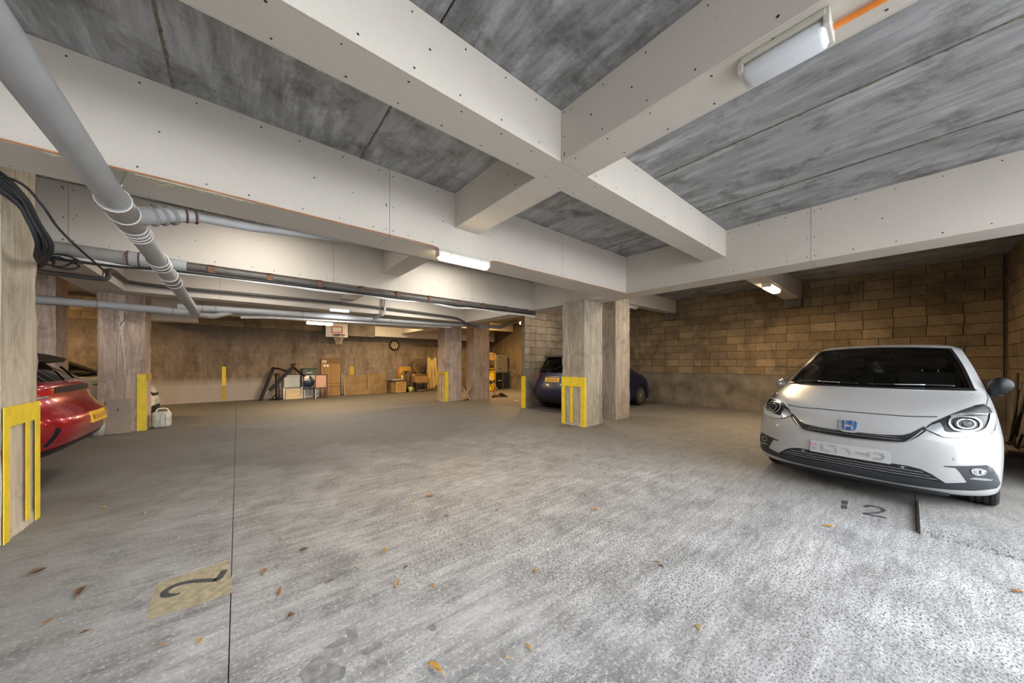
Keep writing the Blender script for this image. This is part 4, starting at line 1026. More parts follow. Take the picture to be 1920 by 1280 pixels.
flat('painted_number', ribbon([(-.108,2.679),(-.086,2.70),(-.064,2.785)], [.034, .036, .034]), BLACKP, .0022, fl)
flat('painted_number', [(4.20,.385),(4.226,.352),(4.325,.36),(4.32,.398)], BLACKP, .0022, fl)
flat('painted_number', [(4.345,.400),(4.35,.362),(4.479,.366),(4.455,.408)], BLACKP, .0022, fl)
two = spline([(4.405,.252),(4.47,.237),(4.498,.204),(4.492,.165),(4.453,.142),(4.40,.148),(4.313,.182),(4.222,.246)], 4)
flat('painted_number', ribbon(two, [.022 + .022*math.sin(math.pi*min(1, k/20)) for k in range(len(two))]), BLACKP, .0022, fl)
flat('painted_number', ribbon([(4.215,.258),(4.222,.19),(4.238,.118)], .034), BLACKP, .0022, fl)
STAIN = plain('damp_stain', (.21, .215, .22), .7, var=.35, world=True, scale=22)
def blob(cx, cy, rx, ry, n=22):
    ph = random.uniform(0, 6)
    return [(cx + rx*math.cos(t*2*math.pi/n)*(1 + .3*math.sin(2*t*2*math.pi/n+ph) + random.uniform(-.07, .07)), cy + ry*math.sin(t*2*math.pi/n)*(1 + .3*math.cos(3*t*2*math.pi/n+ph) + random.uniform(-.07, .07))) for t in range(n)]
zs = .0008
for cx, cy, rx, ry in ((.198,2.628,.020,.03),(.276,2.678,.02,.02),(.231,2.70,.022,.014),(.43,1.73,.03,.05),(.745,1.52,.025,.02),(.48,1.58,.035,.02),(.24,1.62,.045,.05),(.31,1.56,.04,.05),(.27,1.66,.05,.03),(.36,1.72,.06,.02),(-.43,2.69,.05,.035),(-.665,3.55,.05,.06),(-.40,2.94,.10,.018),(.35,1.66,.03,.02)):
    zs += .00012; flat('floor_stain', blob(cx, cy, rx, ry), STAIN, zs, fl)

# ------------------------------------------------------------------ fallen leaves
LEAFC = [plain('leaf_amber', (.52, .30, .06), .7, var=.35, scale=40), plain('leaf_tan', (.50, .36, .20), .75, var=.3, scale=40), plain('leaf_brown', (.16, .08, .04), .8, var=.3, scale=40), plain('leaf_orange', (.36, .18, .07), .75, var=.3, scale=40)]
def leaf(x, y, L, w, rot, mat, label, group=None, curl=.3, z=.0):
    L *= .8; w *= .85
    t = thing('leaf', (x, y, z), label, 'leaf', group, rotz=rot)
    n = 7; vs = []; h = w*curl
    for i in range(n):
        s = i/(n-1); ww = w*math.sin(math.pi*min(1, s*.92 + .06))**.8/2; lift = .004 + L*.10*curl*(2*s-1)**2
        for j, k in ((-1, h), (0, 0), (1, h*.7)): vs.append(((s-.5)*L, j*ww*(1 - .25*curl), lift + k*abs(j)*math.sin(math.pi*s)*.8))
    fs = [(i*3+j, i*3+j+1, i*3+j+4, i*3+j+3) for i in range(n-1) for j in range(2)]
    o = MB().add(vs, fs).build('blade', mat, t, True, local=True); m = o.modifiers.new('sol', 'SOLIDIFY'); m.thickness = .0012
    MB().tube([(-L*.5 - L*.22, .002, .004), (-L*.5, 0, .005 + L*.1*curl), (0, 0, .006)], .0016, 5).build('stalk', mat, t, True, local=True)
    return t
for x, y, L, w, a, c, lab, cu in (
  (.652,1.304,.105,.034,1.9,0,'long curled amber leaf near the bottom edge, centre of the floor',.9),
  (.797,2.353,.085,.030,.9,0,'plump yellow leaf lying flat left of centre',.5),
  (.73,1.944,.085,.038,1.1,1,'pale tan leaf with a dark tip left of centre',.8),
  (1.452,1.493,.06,.04,.4,1,'cream crumpled leaf alone in the middle of the floor',.9),
  (.185,2.315,.12,.022,1.35,3,'thin rust-orange leaf just right of the floor joint',.5),
  (-.691,3.038,.12,.055,1.5,2,'large dark brown leaf on a long stalk left of the yellow number patch',.8),
  (3.667,.407,.095,.05,-.9,0,'amber leaf on the floor in front of the white car',.3),
  (.13,2.599,.07,.04,1.3,3,'rust-brown folded leaf close to the floor joint',.6),
  (.214,2.052,.04,.038,.3,2,'small dark brown crumpled leaf right of the floor joint',.9),
  (-.74,2.804,.07,.022,1.2,3,'narrow reddish leaf below the large dark brown one',.5),
  (-.97,3.508,.09,.05,.5,2,'brown shrivelled leaf at the left near the column foot',.9),
  (1.467,3.026,.09,.045,-.3,3,'orange-brown leaf farthest back on the open floor',.4),
  (2.468,1.792,.075,.045,.2,0,'yellow leaf right of centre with its edges turned up',.7),
  (.358,2.717,.07,.04,.1,2,'brown twig-like leaf above the damp spots',.9),
  (1.765,.668,.05,.03,.6,1,'tan leaf low on the right part of the floor',.4),
  (3.452,-.409,.07,.04,-.8,3,'pinkish-brown leaf at the far right edge',.5)):
    leaf(x, y, L, w, a, LEAFC[c], lab, None, cu)
for k, (x, y) in enumerate([(-.935,4.681),(-.625,4.284),(-.576,2.573),(-.273,2.23),(-.135,2.142),(.253,3.006),(.431,2.23),(1.387,2.544),(.887,1.795),(1.977,2.066),(1.771,2.344),(2.362,1.573),(1.034,1.127),(.922,1.145),(2.104,1.021),(2.13,1.06),(3.406,1.313),(.593,2.271),(.833,2.071),(1.244,2.069),(1.289,3.01),(4.031,.424)]):
    leaf(x, y, random.uniform(.025, .055), random.uniform(.015, .03), random.uniform(0, 6.28), LEAFC[k % 4], 'tiny dry leaf fragment scattered on the concrete floor', 'leaf fragments on the floor', random.uniform(.4, 1))
# ------------------------------------------------------------------ things kept along the back wall
GYM = plain('gym_black', (.006, .006, .007), .6, var=.2, spec=.2)
WOODT = plain('tan_board', (.50, .40, .26), .7, var=.12, scale=6); WOODD = plain('brown_plywood', (.20, .125, .045), .6, var=.3, scale=3)
CARD = plain('cardboard', (.29, .17, .065), .85, var=.12, scale=5); CARDD = plain('cardboard_edge', (.17, .095, .035), .85, var=.2)
PINK = plain('pink_fabric', (.44, .26, .20), .9, var=.1, scale=20); WOODC = plain('dark_chair_wood', (.045, .02, .014), .45, var=.3)
GREYB = plain('grey_white_box', (.42, .43, .44), .6, var=.15, scale=4); GREEN = plain('dark_green', (.05, .075, .045), .6, var=.4, scale=14)
NAVYB = plain('navy_vinyl', (.015, .025, .06), .35, var=.2); WICK = plain('honey_wicker', (.50, .32, .09), .6, var=.25, scale=20)
OLIVE = plain('olive_cloth', (.50, .38, .14), .9, var=.12, scale=8); BROWNC = plain('brown_coat', (.13, .085, .045), .9, var=.3, scale=10)
YBOARD = plain('yellow_board', (.50, .29, .03), .6, var=.2, scale=5); JUGG = plain('pale_green_plastic', (.34, .42, .13), .4, var=.15)
GREYS = plain('grey_steel', (.19, .18, .17), .5, .2, var=.1, scale=4); REDP = plain('red_plastic', (.42, .03, .02), .4, var=.15)
PAPER = plain('white_paper', (.72, .70, .66), .8, var=.06); NET = plain('net_cord', (.50, .46, .38), .9, var=.2)
WOODL = plain('pale_beech', (.50, .35, .20), .55, var=.15, scale=12)
# folded gym frame
t = thing('gym_frame', (1.0, 14.5, 0), 'folded black tubular gym frame propped against the back wall', 'gym frame')
MB().bar((.60, 14.36, .02), (.98, 14.62, 1.13), .11, .07, (0, -1, 0)).build('side_bar', GYM, t)
MB().bar((.86, 14.30, .36), (1.60, 14.55, 1.20), .10, .08, (0, -1, 0)).build('bench_bar', GYM, t)
MB().tube([(.95, 14.6, 1.14), (1.18, 14.58, 1.10), (1.45, 14.55, .97)], .032, 8).build('link_arm', GYM, t, True)
MB().tube([(1.56, 14.55, 1.17), (1.95, 14.5, .80)], .035, 8).build('link_arm', GYM, t, True)
MB().bar((1.50, 14.52, 1.23), (1.66, 14.52, 1.28), .05, .06).build('end_bracket', GYM, t)
for x, m in ((1.06, GYM), (1.14, plain('maroon_post', (.07, .03, .03), .4, var=.2))):
    MB().tube([(x, 14.42, .03), (x - .01, 14.46, .95)], .032, 8).build('post', m, t, True)
MB().bar((.84, 14.34, .03), (1.26, 14.36, .03), .08, .05).build('foot', GYM, t)
MB().bar((1.05, 14.2, .03), (1.14, 14.55, .03), .08, .05).build('foot', GYM, t)
MB().tube([(.93, 14.34, .05), (1.06, 14.42, .22)], .02, 6).build('brace', GYM, t, True)
for z in (.40, .52): MB().sphere((1.17, 14.40, z), .03, .03, .03, 8, 6).build('knob', CHROME, t, True)
o = MB().bbox(1.30, 1.80, 14.62, 14.95, 0, .86, .015).build('storage_box', GREYB, origin=(1.55, 14.8, 0)); tag(o, 'pale grey storage box standing behind the leaning panels', 'box')
MB().box(1.32, 1.78, 14.612, 14.622, .80, .81).build('lid_gap', DARK, o)
t = thing('picture_frame', (1.56, 14.50, 0), 'white empty frame leaning on the pale grey storage box', 'frame')
MB().obox((1.295, 14.52, .205), (.02, 0, 0), (0, .012, 0), (0, .05, .205)).build('stile', PAPER, t); MB().obox((1.845, 14.52, .205), (.02, 0, 0), (0, .012, 0), (0, .05, .205)).build('stile', PAPER, t)
MB().obox((1.57, 14.57, .40), (.29, 0, 0), (0, .012, 0), (0, 0, .015)).build('rail', NAVYB, t)
o = MB().obox((1.565, 14.44, .19), (.235, 0, 0), (0, .012, 0), (0, .055, .19)).build('wooden_panel', WOODT, origin=(1.57, 14.4, 0)); tag(o, 'blank tan panel leaning in front of the white empty frame', 'panel')
# cabinet, bag and crate
o = MB().bbox(1.86, 2.42, 14.62, 14.97, 0, .85, .012).build('low_cabinet', GREYB, origin=(2.1, 14.8, 0)); tag(o, 'pale low cabinet under the dark green crate', 'cabinet')
MB().box(2.135, 2.145, 14.612, 14.622, .04, .82).build('door_gap', DARK, o)
o = MB().bbox(1.87, 2.34, 14.60, 14.92, .852, 1.10, .02).build('crate', GREEN, origin=(2.1, 14.75, .852)); tag(o, 'dark green crate on top of the pale low cabinet', 'crate')
MB().bbox(1.86, 2.35, 14.59, 14.93, 1.085, 1.11, .006).build('lid', TRIM, o); MB().box(2.0, 2.2, 14.588, 14.6, .93, .96).build('handle', GREYB, o)
t = thing('side_table', (1.98, 14.4, 0), 'low black table holding the lumpy black bag', 'table')
MB().box(1.88, 2.28, 14.26, 14.56, .34, .37).build('tabletop', TRIM, t)
for x in (1.90, 2.26):
    for y in (14.28, 14.54): MB().box(x-.015, x+.015, y-.015, y+.015, 0, .34).build('leg', GREYB if x < 2.0 else TRIM, t)
bm = bmesh.new(); bmesh.ops.create_icosphere(bm, subdivisions=3, radius=1)
for v in bm.verts:
    c = v.co; k = 1 + .10*math.sin(c.x*7) + .08*math.sin(c.z*9 + c.y*5); v.co = Vector((2.05 + c.x*.19*k, 14.41 + c.y*.13*k, .59 + max(c.z, -.85)*.21*k))
me = bpy.data.meshes.new('bag'); bm.to_mesh(me); bm.free(); me.materials.append(NAVYB); me.polygons.foreach_set('use_smooth', [True]*len(me.polygons))
o = bpy.data.objects.new('bag', me); C.objects.link(o); tag(o, 'lumpy black bag slumped on the low black table', 'bag')
MB().tube(spline([(1.85, 14.36, .70), (1.90, 14.34, .80), (2.02, 14.34, .80), (2.08, 14.36, .70)], 4), .012, 6).build('strap', TRIM, o, True)
o = MB().obox((1.96, 14.23, .74), (.075, 0, .01), (0, .03, .03), (0, -.03, .05)).build('paper_bundle', PAPER, origin=(1.96, 14.23, .74)); tag(o, 'bundle of white paper on the lumpy black bag', 'paper')
# chair seen from behind
t = thing('dining_chair', (2.36, 14.12, 0), 'dark wooden chair with a pink padded back turned to the hall', 'chair')
MB().bbox(2.185, 2.52, 13.99, 14.04, .42, .86, .012).build('backrest', PINK, t)
MB().box(2.165, 2.57, 13.995, 14.035, .85, .90).box(2.165, 2.57, 13.995, 14.035, .37, .41).build('back_rail', WOODC, t)['kind'] = 'stuff'
for x, m in ((2.18, GREYB), (2.545, WOODC)):
    MB().bar((x, 14.03, 0), (x, 14.03, .42), .035, .03).build('leg', m, t); MB().bar((x, 14.03, .42), (x, 14.01, .90), .035, .03).build('back_post', WOODC, t); MB().bar((x, 14.40, 0), (x, 14.38, .42), .035, .03).build('leg', WOODC, t)
MB().bbox(2.17, 2.56, 14.02, 14.42, .42, .48, .015).build('seat', PINK, t)
MB().bar((2.18, 14.03, .20), (2.545, 14.03, .20), .025, .02).build('stretcher', WOODC, t); MB().bar((2.18, 14.38, .17), (2.545, 14.38, .17), .025, .02).build('stretcher', WOODC, t)
t.location.y -= .22
# flat carton
t = thing('carton', (2.88, 14.85, 0), 'tall flat cardboard carton standing against the back wall', 'carton')
MB().bbox(2.52, 3.22, 14.80, 14.95, 0, 1.49, .008).build('carton_body', CARD, t)
for z in (1.28, .48, .36): MB().box(2.525, 3.215, 14.796, 14.801, z, z + .025).build('fold', CARDD, t)
for x in (2.64, 2.88): MB().box(x, x + .012, 14.796, 14.801, .02, 1.27).build('fold', CARDD, t)
MB().box(2.53, 3.21, 14.797, 14.801, 1.30, 1.485).build('dark_end', CARDD, t)
for x0, x1, z0, z1 in ((2.56, 2.71, 1.32, 1.42), (2.62, 2.69, 1.17, 1.26), (2.72, 2.79, 1.16, 1.25)): MB().box(x0, x1, 14.793, 14.797, z0, z1).build('label', PAPER, t)
for x in (2.585, 2.645): MB().box(x, x + .03, 14.7915, 14.7935, 1.34, 1.40).build('arrow_mark', TRIM, t)
o = MB().bar((3.29, 14.80, 0), (3.29, 14.92, .90), .06, .03, (0, 1, 0)).build('post', GREYS, origin=(3.29, 14.8, 0)); tag(o, 'thin grey post leaning between the tall carton and the plywood', 'post')
MB().box(3.25, 3.325, 14.68, 14.79, 0, .04).build('post_foot', TRIM, o)
for x0, x1, h, lab in ((3.34, 4.28, .80, 'brown plywood sheet leaning beside the tall carton'), (4.30, 5.08, .86, 'brown plywood sheet leaning beside the wicker cupboard')):
    o = MB().obox(((x0+x1)/2, 14.82, h/2), ((x1-x0)/2, 0, 0), (0, .011, 0), (0, .10, h/2)).build('plywood_sheet', WOODD, origin=((x0+x1)/2, 14.8, 0)); tag(o, lab, 'board', 'plywood sheets on the back wall')
    MB().obox((x0 + .008, 14.805, h/2), (.008, 0, 0), (0, .008, 0), (0, .10, h/2)).build('pale_edge', WOODT, o)
# wicker cupboard
t = thing('wicker_cupboard', (5.42, 14.5, 0), 'honey wicker cupboard with a lattice door and dark top', 'cupboard')
MB().box(5.12, 5.77, 14.34, 14.80, .02, .50).build('carcass', WOODD, t)
MB().box(5.06, 5.80, 14.30, 14.82, .50, .54).build('top', WOODC, t)
for x0, x1, z0, z1 in ((5.32, 5.36, .02, .50), (5.73, 5.77, .02, .50), (5.36, 5.73, .46, .50), (5.36, 5.73, .02, .06)): MB().box(x0, x1, 14.315, 14.34, z0, z1).build('door_frame', WICK, t)
mb = MB()
for k in range(1, 8): mb.box(5.36 + k*.046 - .008, 5.36 + k*.046 + .008, 14.320, 14.334, .06, .46)
for k in range(1, 9): mb.box(5.36, 5.73, 14.318, 14.330, .06 + k*.045 - .008, .06 + k*.045 + .008)
mb.build('lattice', WICK, t)['kind'] = 'stuff'
o = MB().bbox(5.20, 5.62, 14.38, 14.66, .541, .575, .008).build('tray', plain('grey_tray', (.17, .16, .18), .5), origin=(5.4, 14.5, .541)); tag(o, 'grey tray of papers on the wicker cupboard', 'tray')
MB().box(5.23, 5.58, 14.42, 14.62, .575, .585).build('papers', PAPER, o)
o = MB().lathe([(.001, .541), (.035, .541), (.035, .70), (.012, .76), (.012, .80), (.001, .80)], (5.64, 14.45, 0), 14).build('bottle', PAPER, None, True, origin=(5.64, 14.45, .541)); tag(o, 'white squeezy bottle on the wicker cupboard', 'bottle')
MB().lathe([(.001, .86), (.016, .86), (.016, .80), (.001, .80)], (5.64, 14.45, 0), 10).build('cap', NAVYB, o, True)
t = thing('jug', (5.94, 14.22, 0), 'pale green plastic jug on the floor by the wicker cupboard', 'jug')
MB().lathe([(.001, 0), (.075, 0), (.095, .24), (.088, .24), (.07, .02), (.001, .02)], (5.94, 14.22, 0), 18).build('jug_body', JUGG, t, True)
MB().tube(spline([(6.03, 14.22, .20), (6.09, 14.22, .17), (6.08, 14.22, .08), (6.015, 14.22, .06)], 4), .012, 6).build('handle', JUGG, t, True)
o = MB().obox((5.98, 14.955, .60), (.33, 0, 0), (0, .012, 0), (0, .015, .54)).build('yellow_board', YBOARD, origin=(5.98, 14.9, .06)); tag(o, 'yellow-brown board behind the coat, leaning on the back wall', 'board')
t = thing('stick', (5.68, 14.88, 0), 'thin red-handled stick leaning left of the yellow-brown board', 'stick')
MB().tube([(5.70, 14.86, 0), (5.66, 14.91, 1.14)], .012, 6).build('shaft', REDP, t, True)
# coat over a clothes horse
t = thing('coat', (6.05, 14.76, 0), 'long brown coat thrown over a trestle', 'coat')
bm = bmesh.new(); bmesh.ops.create_grid(bm, x_segments=14, y_segments=16, size=1)
for v in bm.verts:
    a, b = v.co.x, v.co.y; z = .95 - (b + 1)/2*.86
    v.co = Vector((6.05 + a*(.18 + .09*(b < 0)*(-b)) + .05*(1 - b) - .05, 14.74 - .05*math.cos(a*6 + b) - .06*(b + 1) + .12*a*a*(b < -.5), z))
me = bpy.data.meshes.new('cloth'); bm.to_mesh(me); bm.free(); me.materials.append(BROWNC); me.polygons.foreach_set('use_smooth', [True]*len(me.polygons))
o = bpy.data.objects.new('cloth', me); C.objects.link(o); o.parent = t
for v in me.vertices: v.co -= t.location
o.modifiers.new('sol', 'SOLIDIFY').thickness = .012
for x in (5.93, 6.2): MB().bar((x, 14.76, 0), (x, 14.76, .93), .03, .03).build('trestle_leg', WOODC, t)
MB().bar((5.88, 14.76, .93), (6.25, 14.76, .93), .03, .03).build('trestle_bar', WOODC, t)
# box on a stool
t = thing('stool', (6.45, 14.5, 0), 'low wooden stool under the cardboard box', 'stool')
MB().box(6.18, 6.74, 14.32, 14.72, .40, .43).build('seat', WOODD, t)
for x in (6.21, 6.71):
    for y in (14.35, 14.69): MB().box(x-.018, x+.018, y-.018, y+.018, 0, .40).build('leg', WOODC, t)
MB().bar((6.21, 14.35, .08), (6.71, 14.35, .08), .02, .03).build('stretcher', CHROME, t)
t.location.y -= .14
o = MB().bbox(6.14, 6.76, 14.20, 14.60, .432, .72, .01).build('cardboard_box', CARD, origin=(6.45, 14.4, .432)); tag(o, 'cardboard box sitting on the low wooden stool', 'box')
for sx, y in ((1, 14.20), (-1, 14.60)): MB().obox((6.45, y + .0*sx, .76), (.30, 0, 0), (0, .004, 0), (0, -.03*sx, .045)).build('flap', CARD, o)
o = MB().lathe([(.001, -.014), (.34, -.014), (.36, 0), (.34, .014), (.001, .014)], (0, 0, 0), 28, 'y').build('round_tabletop', BROWNC, None, False); o.location = (6.62, 14.86, 1.16); o.rotation_euler = (R(-8), 0, 0); tag(o, 'round dark tabletop leaning behind the draped sheet', 'tabletop')
MB().lathe([(.345, -.02), (.365, -.02), (.365, .02), (.345, .02)], (0, 0, 0), 28, 'y').build('rim', WOODC, o, local=True)
# sheet over a frame
t = thing('draped_sheet', (7.08, 14.55, 0), 'olive yellow sheet draped over a tall frame by the column', 'sheet')
bm = bmesh.new(); bmesh.ops.create_grid(bm, x_segments=34, y_segments=30, size=1)
for v in bm.verts:
    a, b = v.co.x, v.co.y; d = (1 - b)/2; top = 1.60 - .16*(1 - abs(a))**1.4
    z = top - d*(top - .12 - .20*max(0, a)*d)
    fold = .045*math.sin(a*9 + .8*math.sin(d*4))*min(1, d*2.2) + .02*math.sin(a*23)*d
    sw = .05*math.exp(-((d - .3)/.18)**2)*math.exp(-(a/.5)**2)
    v.co = Vector((7.06 + a*(.215 + .07*d) + .02*d, 14.40 - fold - sw - .05*d, z))
me = bpy.data.meshes.new('cloth'); bm.to_mesh(me); bm.free(); me.materials.append(OLIVE); me.polygons.foreach_set('use_smooth', [True]*len(me.polygons))
o = bpy.data.objects.new('cloth', me); C.objects.link(o); o.parent = t
for v in me.vertices: v.co -= t.location
o.modifiers.new('sol', 'SOLIDIFY').thickness = .008
for x in (6.86, 7.27): MB().tube([(x, 14.50, 0), (x, 14.46, 1.62)], .018, 8).build('frame_post', WOODL, t, True)
MB().tube([(6.86, 14.46, 1.45), (7.27, 14.46, 1.45)], .014, 8).build('frame_bar', WOODL, t, True)
t = thing('metal_prop', (6.80, 14.3, 0), 'shiny metal prop slanting beside the draped sheet', 'prop')
MB().tube([(6.77, 14.30, .42), (6.80, 14.16, 0)], .014, 6).build('rod', CHROME, t, True)
# backboard and dartboard
t = thing('basketball_hoop', (3.04, 14.6, 2.34), 'white basketball backboard with hoop and net high on the back wall', 'basketball hoop')
MB().bbox(2.64, 3.44, 14.555, 14.60, 2.34, 2.93, .01).build('backboard', PAPER, t)
for x0, x1, z0, z1 in ((2.84, 3.24, 2.74, 2.775), (2.84, 3.24, 2.50, 2.535), (2.84, 2.875, 2.535, 2.74), (3.205, 3.24, 2.535, 2.74)): MB().box(x0, x1, 14.55, 14.556, z0, z1).build('target_line', REDP, t)
MB().box(3.06, 3.18, 14.55, 14.555, 2.565, 2.60).build('scrawl', plain('grey_scrawl', (.45, .38, .38), .8, var=.4, scale=60), t)
MB().tube([(3.05 + .215*math.cos(k*math.pi/12), 14.30 + .215*math.sin(k*math.pi/12), 2.42) for k in range(25)], .012, 7, False).build('hoop', plain('hoop_brown', (.10, .035, .02), .4), t, True)
MB().box(2.7, 3.4, 14.6, 14.985, 2.5, 2.56).build('wall_bracket', RUST, t)
MB().box(2.99, 3.11, 14.50, 14.56, 2.40, 2.46).build('hoop_bracket', TRIM, t)
mb = MB()
for k in range(12):
    for s in (1, -1):
        pts = []
        for i in range(5):
            f = i/4; a = 2*math.pi*(k + s*f*1.5)/12; r = .21 - .12*f**.7; pts.append((3.05 + r*math.cos(a), 14.30 + r*math.sin(a), 2.41 - .36*f))
        mb.tube(pts, .005, 4, False)
mb.build('net', NET, t)['kind'] = 'stuff'
t = thing('dartboard', (5.48, 14.93, 2.12), 'round dartboard hanging on the back wall', 'dartboard')
MB().lathe([(.001, 14.975), (.235, 14.975), (.235, 14.935), (.001, 14.935)], (5.48, 0, 2.12), 32, 'y').build('board', TRIM, t)
b0 = Vector((5.48, 14.931, 2.12)); DB = plain('dart_cream', (.60, .50, .30), .8, var=.1)
for k in range(20):
    if k % 2: continue
    a0, a1 = 2*math.pi*(k-.5)/20, 2*math.pi*(k+.5)/20
    MB().add([b0 + Vector((r*math.sin(a), 0, r*math.cos(a))) for r, a in ((.03, a0), (.17, a0), (.175, (a0+a1)/2), (.17, a1), (.03, a1))], [(0, 1, 2, 3, 4)]).build('segment', DB, t)
MB().lathe([(.001, 14.930), (.014, 14.930)], (5.48, 0, 2.12), 12, 'y').build('bullseye', REDP, t)
# corridor end: trunk, filing cabinet, shelf and cleaning things
t = thing('trunk', (10.35, 13.4, 0), 'navy two-tone trunk standing by the far right wall', 'trunk')
MB().bbox(9.94, 10.28, 13.1, 13.7, 0, .82, .02).build('drawer_side', TRIM, t); MB().bbox(10.28, 10.80, 13.12, 13.7, 0, .82, .02).build('case', NAVYB, t)
MB().box(9.97, 10.2, 13.085, 13.1, .42, .45).build('handle', GREYB, t)
for x in (10.30, 10.78): MB().box(x-.012, x+.012, 13.105, 13.12, .02, .80).build('corner_strip', GREYS, t)
MB().box(10.28, 10.80, 13.108, 13.12, .40, .415).build('seam', TRIM, t)
t = thing('filing_cabinet', (10.3, 13.45, .822), 'grey steel filing cabinet stacked on the navy trunk', 'cabinet')
MB().bbox(9.94, 10.66, 13.16, 13.7, .822, 1.71, .012).build('carcass', GREYS, t)
for k in range(3):
    z = .85 + k*.285; d = MB().bbox(9.96, 10.27, 13.145, 13.165, z, z + .27, .006).build('drawer', GREYS, t); MB().box(10.06, 10.18, 13.13, 13.146, z + .18, z + .2).build('handle', TRIM, d)
SHB = []
t = SHELF = thing('shelving', (9.5, 12.5, 0), 'yellow shelving of boxes behind the second back column', 'shelving')
for z in (.02, .50, 1.05, 1.45): MB().box(9.1, 9.92, 12.3, 12.75, z, z + .03).build('shelf', YBOARD, t)
for x in (9.1, 9.89):
    for y in (12.3, 12.72): MB().box(x, x + .03, y, y + .03, 0, 1.75).build('upright', YBOARD, t)
MB().box(9.13, 9.89, 12.74, 12.75, .05, 1.48).build('back_panel', YBOARD, t)
for x0, x1, z0, z1, m, lab, nm in ((9.3, 9.86, 1.48, 1.78, CARD, 'cardboard box on the top of the yellow shelving', 'cardboard_box'), (9.35, 9.85, 1.08, 1.22, TRIM, 'black case on the upper shelf of the yellow shelving', 'case'), (9.4, 9.88, .53, .95, YELLOW, 'yellow tub on the middle shelf of the yellow shelving', 'tub'), (9.42, 9.86, .05, .35, YELLOW, 'yellow tub on the bottom shelf of the yellow shelving', 'tub')):
    o = MB().bbox(x0, x1, 12.33, 12.68, z0 + .002, z1, .02).build(nm, m, origin=((x0+x1)/2, 12.5, z0)); tag(o, lab, 'box'); SHB.append(o); MB().box(x0 + .02, x1 - .02, 12.325, 12.332, z1 - .06, z1 - .045).build('lid_line', CARDD, o)
SHELF.location.x -= .68
for o in SHB: o.location.x -= .68
t = thing('broom', (7.55, 10.2, 0), 'broom with a red-brown handle leaning on the second back column', 'broom')
MB().tube([(7.62, 10.14, .06), (7.14, 10.30, 1.12)], .013, 8).build('handle', plain('broom_red', (.30, .07, .02), .5), t, True)
MB().bbox(7.46, 7.80, 10.06, 10.18, .0, .10, .01).build('bristle_head', plain('bristles', (.17, .07, .025), .9, var=.4, scale=60), t)
t = thing('dustpan', (7.9, 10.0, 0), 'black long-handled dustpan on the corridor floor beside the broom', 'dustpan')
MB().add([(7.70, 10.12, .01), (8.02, 9.86, .01), (8.14, 10.06, .01), (7.86, 10.28, .01), (7.72, 10.14, .12), (7.80, 10.07, .15), (7.98, 10.22, .15), (7.88, 10.28, .12)], [(0, 1, 2, 3), (0, 4, 5, 1), (2, 6, 7, 3), (3, 7, 4, 0), (4, 7, 6, 5)]).build('pan', TRIM, t, rec=True)
MB().tube([(7.86, 10.16, .12), (7.50, 10.42, .80)], .012, 8).build('handle', PAPER, t, True)
o = flat('paper_scrap', [(7.40, 8.78), (7.46, 8.68), (7.56, 8.70), (7.50, 8.80)], PAPER, .003); tag(o, 'scrap of white paper on the floor near the partition end', 'paper')
# folding stool between the back columns
t = thing('folding_stool', (6.23, 10.0, 0), 'folding stool with crossed beech legs between the back columns', 'stool')
dx, dy = .77*.14, -.64*.14
for s in (0, 1):
    ox, oy = .64*.16*s, .77*.16*s
    for q in (1, -1): MB().bar((6.20 + ox - q*dx, 9.96 + oy - q*dy, .0), (6.20 + ox + q*dx, 9.96 + oy + q*dy, .46), .026, .018).build('leg', WOODL, t)
for q in (1, -1): MB().bar((6.19 + q*dx, 9.95 + q*dy, .46), (6.31 + q*dx, 10.10 + q*dy, .46), .025, .025).build('rail', WOODL, t)
MB().add([(6.20 - dx, 9.96 - dy, .46), (6.20 + dx, 9.96 + dy, .46), (6.30 + dx, 10.08 + dy, .46), (6.30 - dx, 10.08 - dy, .46), (6.20, 9.96, .40), (6.30, 10.08, .40)], [(0, 4, 5, 3), (4, 1, 2, 5)]).build('canvas_seat', BROWNC, t)
# by the wide pinkish column
t = thing('canister', (-1.19, 9.80, 0), 'dirty white plastic canister standing at the wide pinkish column', 'canister')
MB().bbox(-1.33, -1.06, 9.68, 9.90, 0, .32, .05).build('canister_body', plain('dirty_white', (.46, .45, .38), .5, var=.3, scale=9), t, True)
MB().tube(spline([(-1.28, 9.78, .31), (-1.25, 9.78, .38), (-1.13, 9.78, .38), (-1.09, 9.78, .31)], 4), .012, 6).build('handle', PAPER, t, True)
for k in range(3): MB().box(-1.28 + k*.07, -1.265 + k*.07, 9.674, 9.682, .05, .27).build('rib', plain('canister_rib', (.33, .32, .27), .6), t)
o = MB().obox((-1.725, 9.50, .315), (.155, 0, 0), (0, .008, 0), (0, .035, .315)).build('hardboard_sheet', plain('hardboard', (.30, .235, .185), .8, var=.08, scale=4), origin=(-1.72, 9.5, 0)); tag(o, 'plain brown hardboard sheet leaning on the wide pinkish column', 'board')
MB().box(-1.74, -1.725, 9.497, 9.501, .42, .46).build('slot', DARK, o)
t = thing('paint_tin', (-1.93, 9.42, 0), 'whitish bucket half hidden under the tail of the red car', 'bucket')
MB().lathe([(.001, 0), (.075, 0), (.085, .27), (.079, .27), (.07, .02), (.001, .02)], (-1.95, 9.42, 0), 18).build('tin_body', plain('tin_white', (.42, .40, .36), .6, var=.2), t, True)
MB().tube(spline([(-2.03, 9.42, .25), (-1.95, 9.36, .29), (-1.87, 9.42, .25)], 4), .005, 5).build('bail', GREYS, t, True)
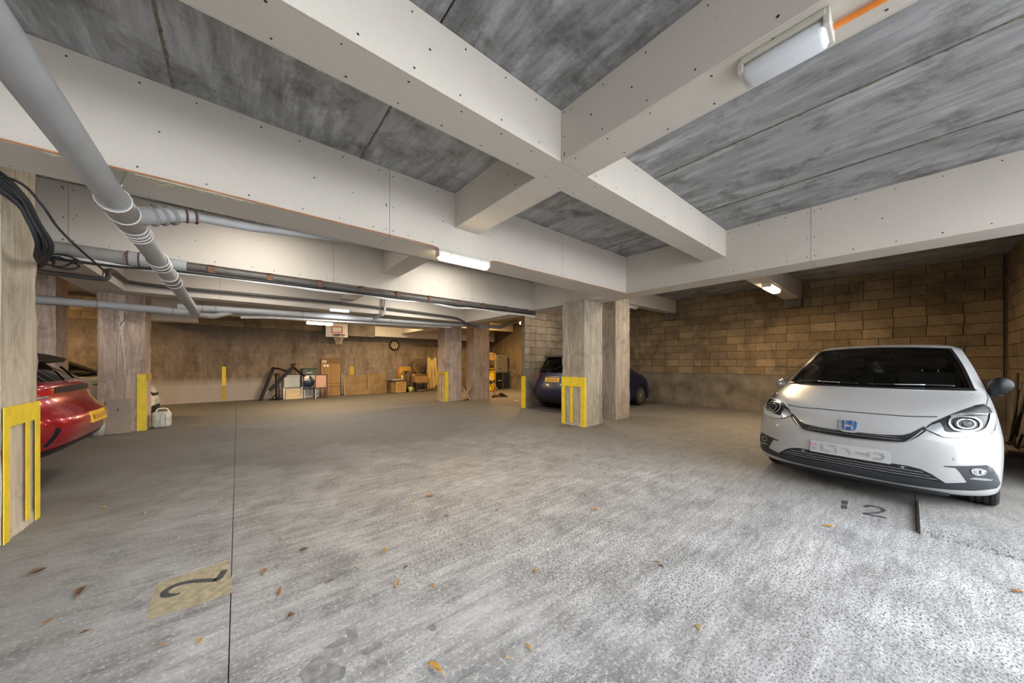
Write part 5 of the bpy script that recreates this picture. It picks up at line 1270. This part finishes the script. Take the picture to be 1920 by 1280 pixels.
# garden tools against the side wall
IRON = plain('dark_iron', (.03, .025, .02), .6, .4, var=.4)
t = thing('garden_fork', (9.35, -1.08, 0), 'rusty garden fork leaning on the side wall beyond the white car', 'garden fork')
MB().tube([(9.30, -1.06, .30), (9.62, -1.12, 1.15)], .017, 8).build('shaft', plain('old_ash', (.10, .065, .04), .8), t, True)
for k in range(4): MB().tube(spline([(9.30, -1.06, .30), (9.22 + .035*k, -1.05, .24), (9.22 + .035*k, -1.03, 0.01)], 3), .008, 6).build('tine', IRON, t, True)
t = thing('spade', (8.95, -1.06, 0), 'dark spade leaning beside the rusty garden fork', 'spade')
MB().tube([(9.05, -1.04, .20), (8.90, -1.12, 1.0)], .016, 8).build('shaft', plain('old_ash_dark', (.06, .04, .03), .8), t, True)
MB().obox((9.06, -1.03, .12), (.07, 0, -.02), (0, .006, 0), (.02, 0, .12)).build('blade', IRON, t)
t = thing('bent_rod', (8.75, -1.05, 0), 'bent black iron rods heaped at the foot of the side wall', 'iron rods')
for pts in ([(9.3, -1.0, .02), (9.0, -1.02, .30), (8.75, -1.06, .62), (8.5, -1.1, .55)], [(9.45, -.98, .02), (9.1, -1.0, .10), (8.8, -1.02, .08), (8.6, -1.04, .3)], [(9.2, -1.0, .02), (9.15, -1.04, .5), (9.35, -1.1, .9)]): MB().tube(spline(pts, 4), .014, 6).build('rod', IRON, t, True)
o = MB().bbox(8.3, 9.8, -1.15, -.92, 0, .05, .01).build('kerb', RENDER); structure(o)
# ------------------------------------------------------------------ lamps' light, and added fill lights without fixtures
tube_or_fill_light((2.1, 3.40, 2.49), .7, .06, 30, WARM)
tube_or_fill_light((1.98, 11.6, 2.45), .7, .06, 100, WARM)
tube_or_fill_light((1.95, 8.9, 2.52), .5, .06, 25, COOL)
tube_or_fill_light((8.45, 1.85, 2.78), .7, .1, 60, WARM)
tube_or_fill_light((7.0, 2.9, 3.295), .7, .1, 30, (1, .88, .72))  # added fill, no fixture; brightens the fronts of the right-hand columns
tube_or_fill_light((9.0, 9.6, 3.295), .6, .1, 110, (1, .64, .26))
tube_or_fill_light((8.5, 12.0, 3.295), .6, .1, 95, (1, .62, .24))
tube_or_fill_light((-4.2, 12.6, 3.295), .6, .1, 110, (1, .64, .26))
tube_or_fill_light((-3.5, 6.4, 3.295), .6, .1, 24, WARM)
tube_or_fill_light((3.0, 5.2, 3.295), .7, .1, 22, (1, .94, .86))  # from here down: bare fill lights added above the beams
tube_or_fill_light((.2, 5.2, 3.295), .7, .1, 18, (1, .94, .86))
tube_or_fill_light((.2, 7.9, 3.295), .7, .1, 28, (1, .92, .82))
tube_or_fill_light((3.6, 7.9, 3.295), .7, .1, 48, (1, .92, .82))
tube_or_fill_light((4.4, 12.9, 3.295), .7, .1, 60, WARM)
tube_or_fill_light((6.8, 5.7, 3.295), .6, .1, 34, (1, .86, .70))  # added to brighten the partition wall, no fitting here
